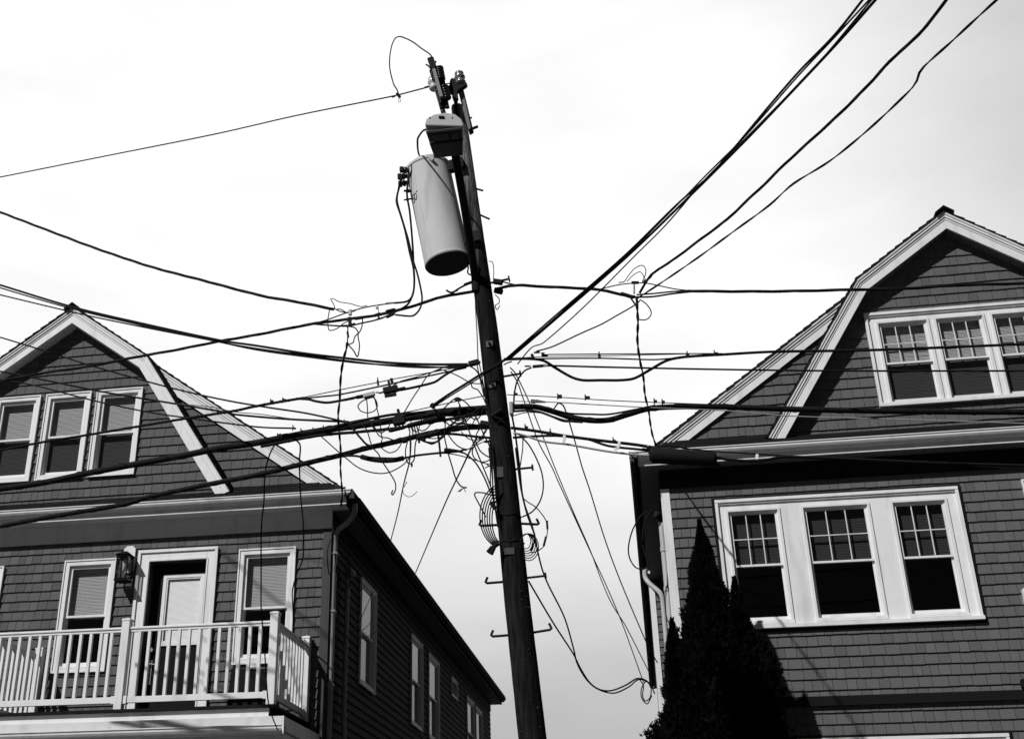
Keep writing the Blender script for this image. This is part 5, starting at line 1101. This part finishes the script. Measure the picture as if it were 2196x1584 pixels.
hw('strand_clamp', 'small clamp with a chain above the bundle left of the pole', 'clamp', [('body', 'iron', bm_((975, 856), (988, 858), 6)), ('chain', 'iron', tb((982, 860), (988, 872), 3)), ('chain', 'iron', tb((986, 866), (985, 878), 3))])
hw('hanging_weight', 'small capsule weight at the foot of the narrow loop', 'weight', [('capsule', 'wire', tb((883, 993), (883, 1001), 4.6))])
A = at(998, 1045, 10.45)
hw('paper_tag', 'small leaf-shaped tag at the end of the trailing wire', 'tag', [('tag', 'wire_grey', MB().add([tuple(at(x, y, 10.45+k)) for k in (0, .004) for x, y in ((980, 1054), (989, 1047), (995, 1046), (987, 1054))], [(0,1,2,3), (7,6,5,4), (0,4,5,1), (1,5,6,2), (2,6,7,3), (3,7,4,0)])), ('string', 'wire', tb((994, 1045), (999, 1055), 1.6)), ('knot', 'wire', tb((996, 1045), (1001, 1045), 4))])
# primary dead-end hardware left of the pole head
hw('line_clamp', 'small clamp with a ring on the highest wire left of the pole head', 'clamp', [('body', 'iron', bm_((851, 200), (858, 209), 6, 10.6)), ('grip', 'iron', tb((840, 208), (848, 206), 5, 10.6)), ('ring', 'wire_grey', MB().tube([at(857+2.6*math.cos(a), 216+4*math.sin(a), 10.6) for a in [k*.63 for k in range(11)]], .004, n=5))])
hw('wire_wrap', 'wrapped splice on the highest wire beside the left insulator', 'splice', [('wrap', 'wire', tb((910, 188), (923, 185), 4, 10.4))])
# black splice closure over the right eave
clo = empty('splice_closure', at(1395, 975, 10.4)); tag(clo, 'long black splice closure hanging in front of the right house eave', 'splice closure')
def ctube(pts, ws, nm, n=16): child(MB().tube([at(x, y, 10.42) for x, y in pts], [w/2/F*zc(at(1450, 975, 10.42)) for w in ws], n=n), nm, M['wire'], clo, smooth=True)
ctube([(1392, 975), (1398, 975), (1402, 975.5), (1528, 985), (1533, 985), (1538, 986)], [22, 34, 36, 32, 30, 18], 'shell')
for x, y in ((1404, 989), (1438, 993), (1475, 995), (1510, 997), (1538, 996)): ctube([(x-4, y-4), (x, y), (x+5, y+2), (x+7, y-2)], [3, 7, 7, 4], 'latch', 8)
for x, y in ((1388, 958), (1390, 970), (1377, 962)): ctube([(x, y), (x+16, y+2)], [5, 5], 'cable_stub', 8)
child(MB().tube([at(1389, 955, 10.38), at(1390, 956, 10.38)], .007, n=6), 'terminal_stud', M['white'], clo)
for x, y in ((1540, 967), (1539, 976)): child(MB().tube([at(x, y, 10.38), at(x+1.5, y+1, 10.38)], .012, n=8), 'terminal_stud', M['steel'], clo)

# wires on the houses
for lab, pts, X_ in (('', [], 0),): pass
def onX(px, py, X): d = ray(px, py); d = d*(X/d.x); return (d.x, d.y, d.z+H)
b = MB(); b.tube(smooth_pts([onX(x, y, XW+.16) for x, y in ((709, 1158), (702, 1180), (703, 1215), (707, 1232))], 6), .008, n=5)
b.tube(smooth_pts([onX(x, y, XW+.16) for x, y in ((745, 1190), (748, 1220), (750, 1250), (742, 1268), (735, 1258))], 6), .008, n=5)
b.tube(smooth_pts([onX(x, y, XW+.16) for x, y in ((718, 1185), (722, 1225), (728, 1255), (732, 1266))], 6), .009, n=5)
solo(b, 'service_wires', M['wire'], 'looped service wires against the front corner of the left house', 'wire')
b = MB(); b.tube([onX(x, y, XW+.12) for x, y in ((800, 1268), (770, 1335), (742, 1368))], .006, n=5); b.tube(smooth_pts([onX(x, y, XW+.12) for x, y in ((834, 1325), (800, 1358), (770, 1369), (742, 1366))], 5), .006, n=5)
solo(b, 'service_wires', M['wire'], 'thin wires crossing the nearest side window of the left house', 'wire')

# ================================================================== ARBORVITAE
def arbor(label, cx, cy, top, r0, ncard, seed, prof=.9, base=0):
    rg = random.Random(seed); t = empty('arborvitae_tree', (cx, cy, 0)); tag(t, label, 'tree', 'arborvitae trees before the right house')
    child(MB().tube([(cx, cy, 0), (cx+.01, cy, top*.5), (cx, cy, top*.97)], [.09, .05, .01], n=8), 'trunk', M['bark'], t)
    lumps = [(rg.uniform(0, 6.28), rg.uniform(0, top), rg.uniform(.03, .12), rg.uniform(.12, .45)) for _ in range(110)]
    def rad(a, z):
        s = max(0, 1-z/top); r = r0*min(1, (s**prof)*1.5) if s < .5 else r0*(.80+.25*min(1, (s-.5)*2))
        r = r0*(1-(1-s)**2.1)*.98
        for la, lz, lh, lw in lumps:
            da = (a-la+math.pi) % (2*math.pi)-math.pi
            if abs(da) < .8 and abs(z-lz) < lw: r += lh*(1-abs(da)/.8)*(1-abs(z-lz)/lw)*min(1, s*4)
        return r+.012
    # upright inner mass of dense twigs
    vs = []; fs = []; nz_, na = 60, 22
    for i in range(nz_+1):
        z = top*.94*i/nz_
        for k in range(na):
            a = 2*math.pi*k/na; r = rad(a, z)*.82*(1+.1*rg.uniform(-1, 1)); vs.append((cx+r*math.cos(a), cy+r*math.sin(a), z))
    for i in range(nz_):
        for k in range(na): fs.append((i*na+k, i*na+(k+1) % na, (i+1)*na+(k+1) % na, (i+1)*na+k))
    child(MB().add(vs, fs), 'inner_twigs', M['leaf'], t)['kind'] = 'stuff'
    b = MB()
    for i in range(ncard):
        z = top*(rg.random()**.8) if rg.random() < .9 else top*rg.uniform(.85, 1.012); a = rg.uniform(0, 6.283); R_ = rad(a, z)*(rg.uniform(.78, 1.04) if rg.random() < .85 else rg.uniform(1.0, 1.22))
        P0 = Vector((cx+R_*math.cos(a), cy+R_*math.sin(a), z)); s = rg.uniform(.035, .095)*min(1, .45+4*(1-z/top))
        d_ = Vector((math.cos(a)*rg.uniform(.1, .9), math.sin(a)*rg.uniform(.1, .9), rg.uniform(.5, 1.1))).normalized()
        sd = d_.cross(Vector((rg.uniform(-1, 1), rg.uniform(-1, 1), rg.uniform(-.3, .3)))).normalized()*s*.28
        # fan spray: three leaflets
        for q in (-.55, 0, .55):
            dd = (d_+sd.normalized()*q).normalized()*s*(1 if q == 0 else .8); o_ = len(b.v)
            b.v += [tuple(P0), tuple(P0+dd*.55+sd*.5), tuple(P0+dd), tuple(P0+dd*.55-sd*.5)]; b.f.append([o_, o_+1, o_+2, o_+3])
    me = bpy.data.meshes.new('crown'); o0 = WL[t.name]
    me.from_pydata([(q[0]-o0.x, q[1]-o0.y, q[2]-o0.z) for q in b.v], [], b.f); me.materials.append(M['leaf'])
    o = bpy.data.objects.new('crown', me); C.objects.link(o); o.parent = t; o['kind'] = 'stuff'
TYa = 15.0
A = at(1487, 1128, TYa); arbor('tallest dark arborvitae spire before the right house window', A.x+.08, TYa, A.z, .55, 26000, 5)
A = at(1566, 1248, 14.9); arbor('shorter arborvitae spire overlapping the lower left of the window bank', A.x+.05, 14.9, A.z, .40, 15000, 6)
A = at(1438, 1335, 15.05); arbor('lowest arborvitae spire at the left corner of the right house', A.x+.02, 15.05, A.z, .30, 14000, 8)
for o in bpy.data.objects:
    if '_w' in o: del o['_w']
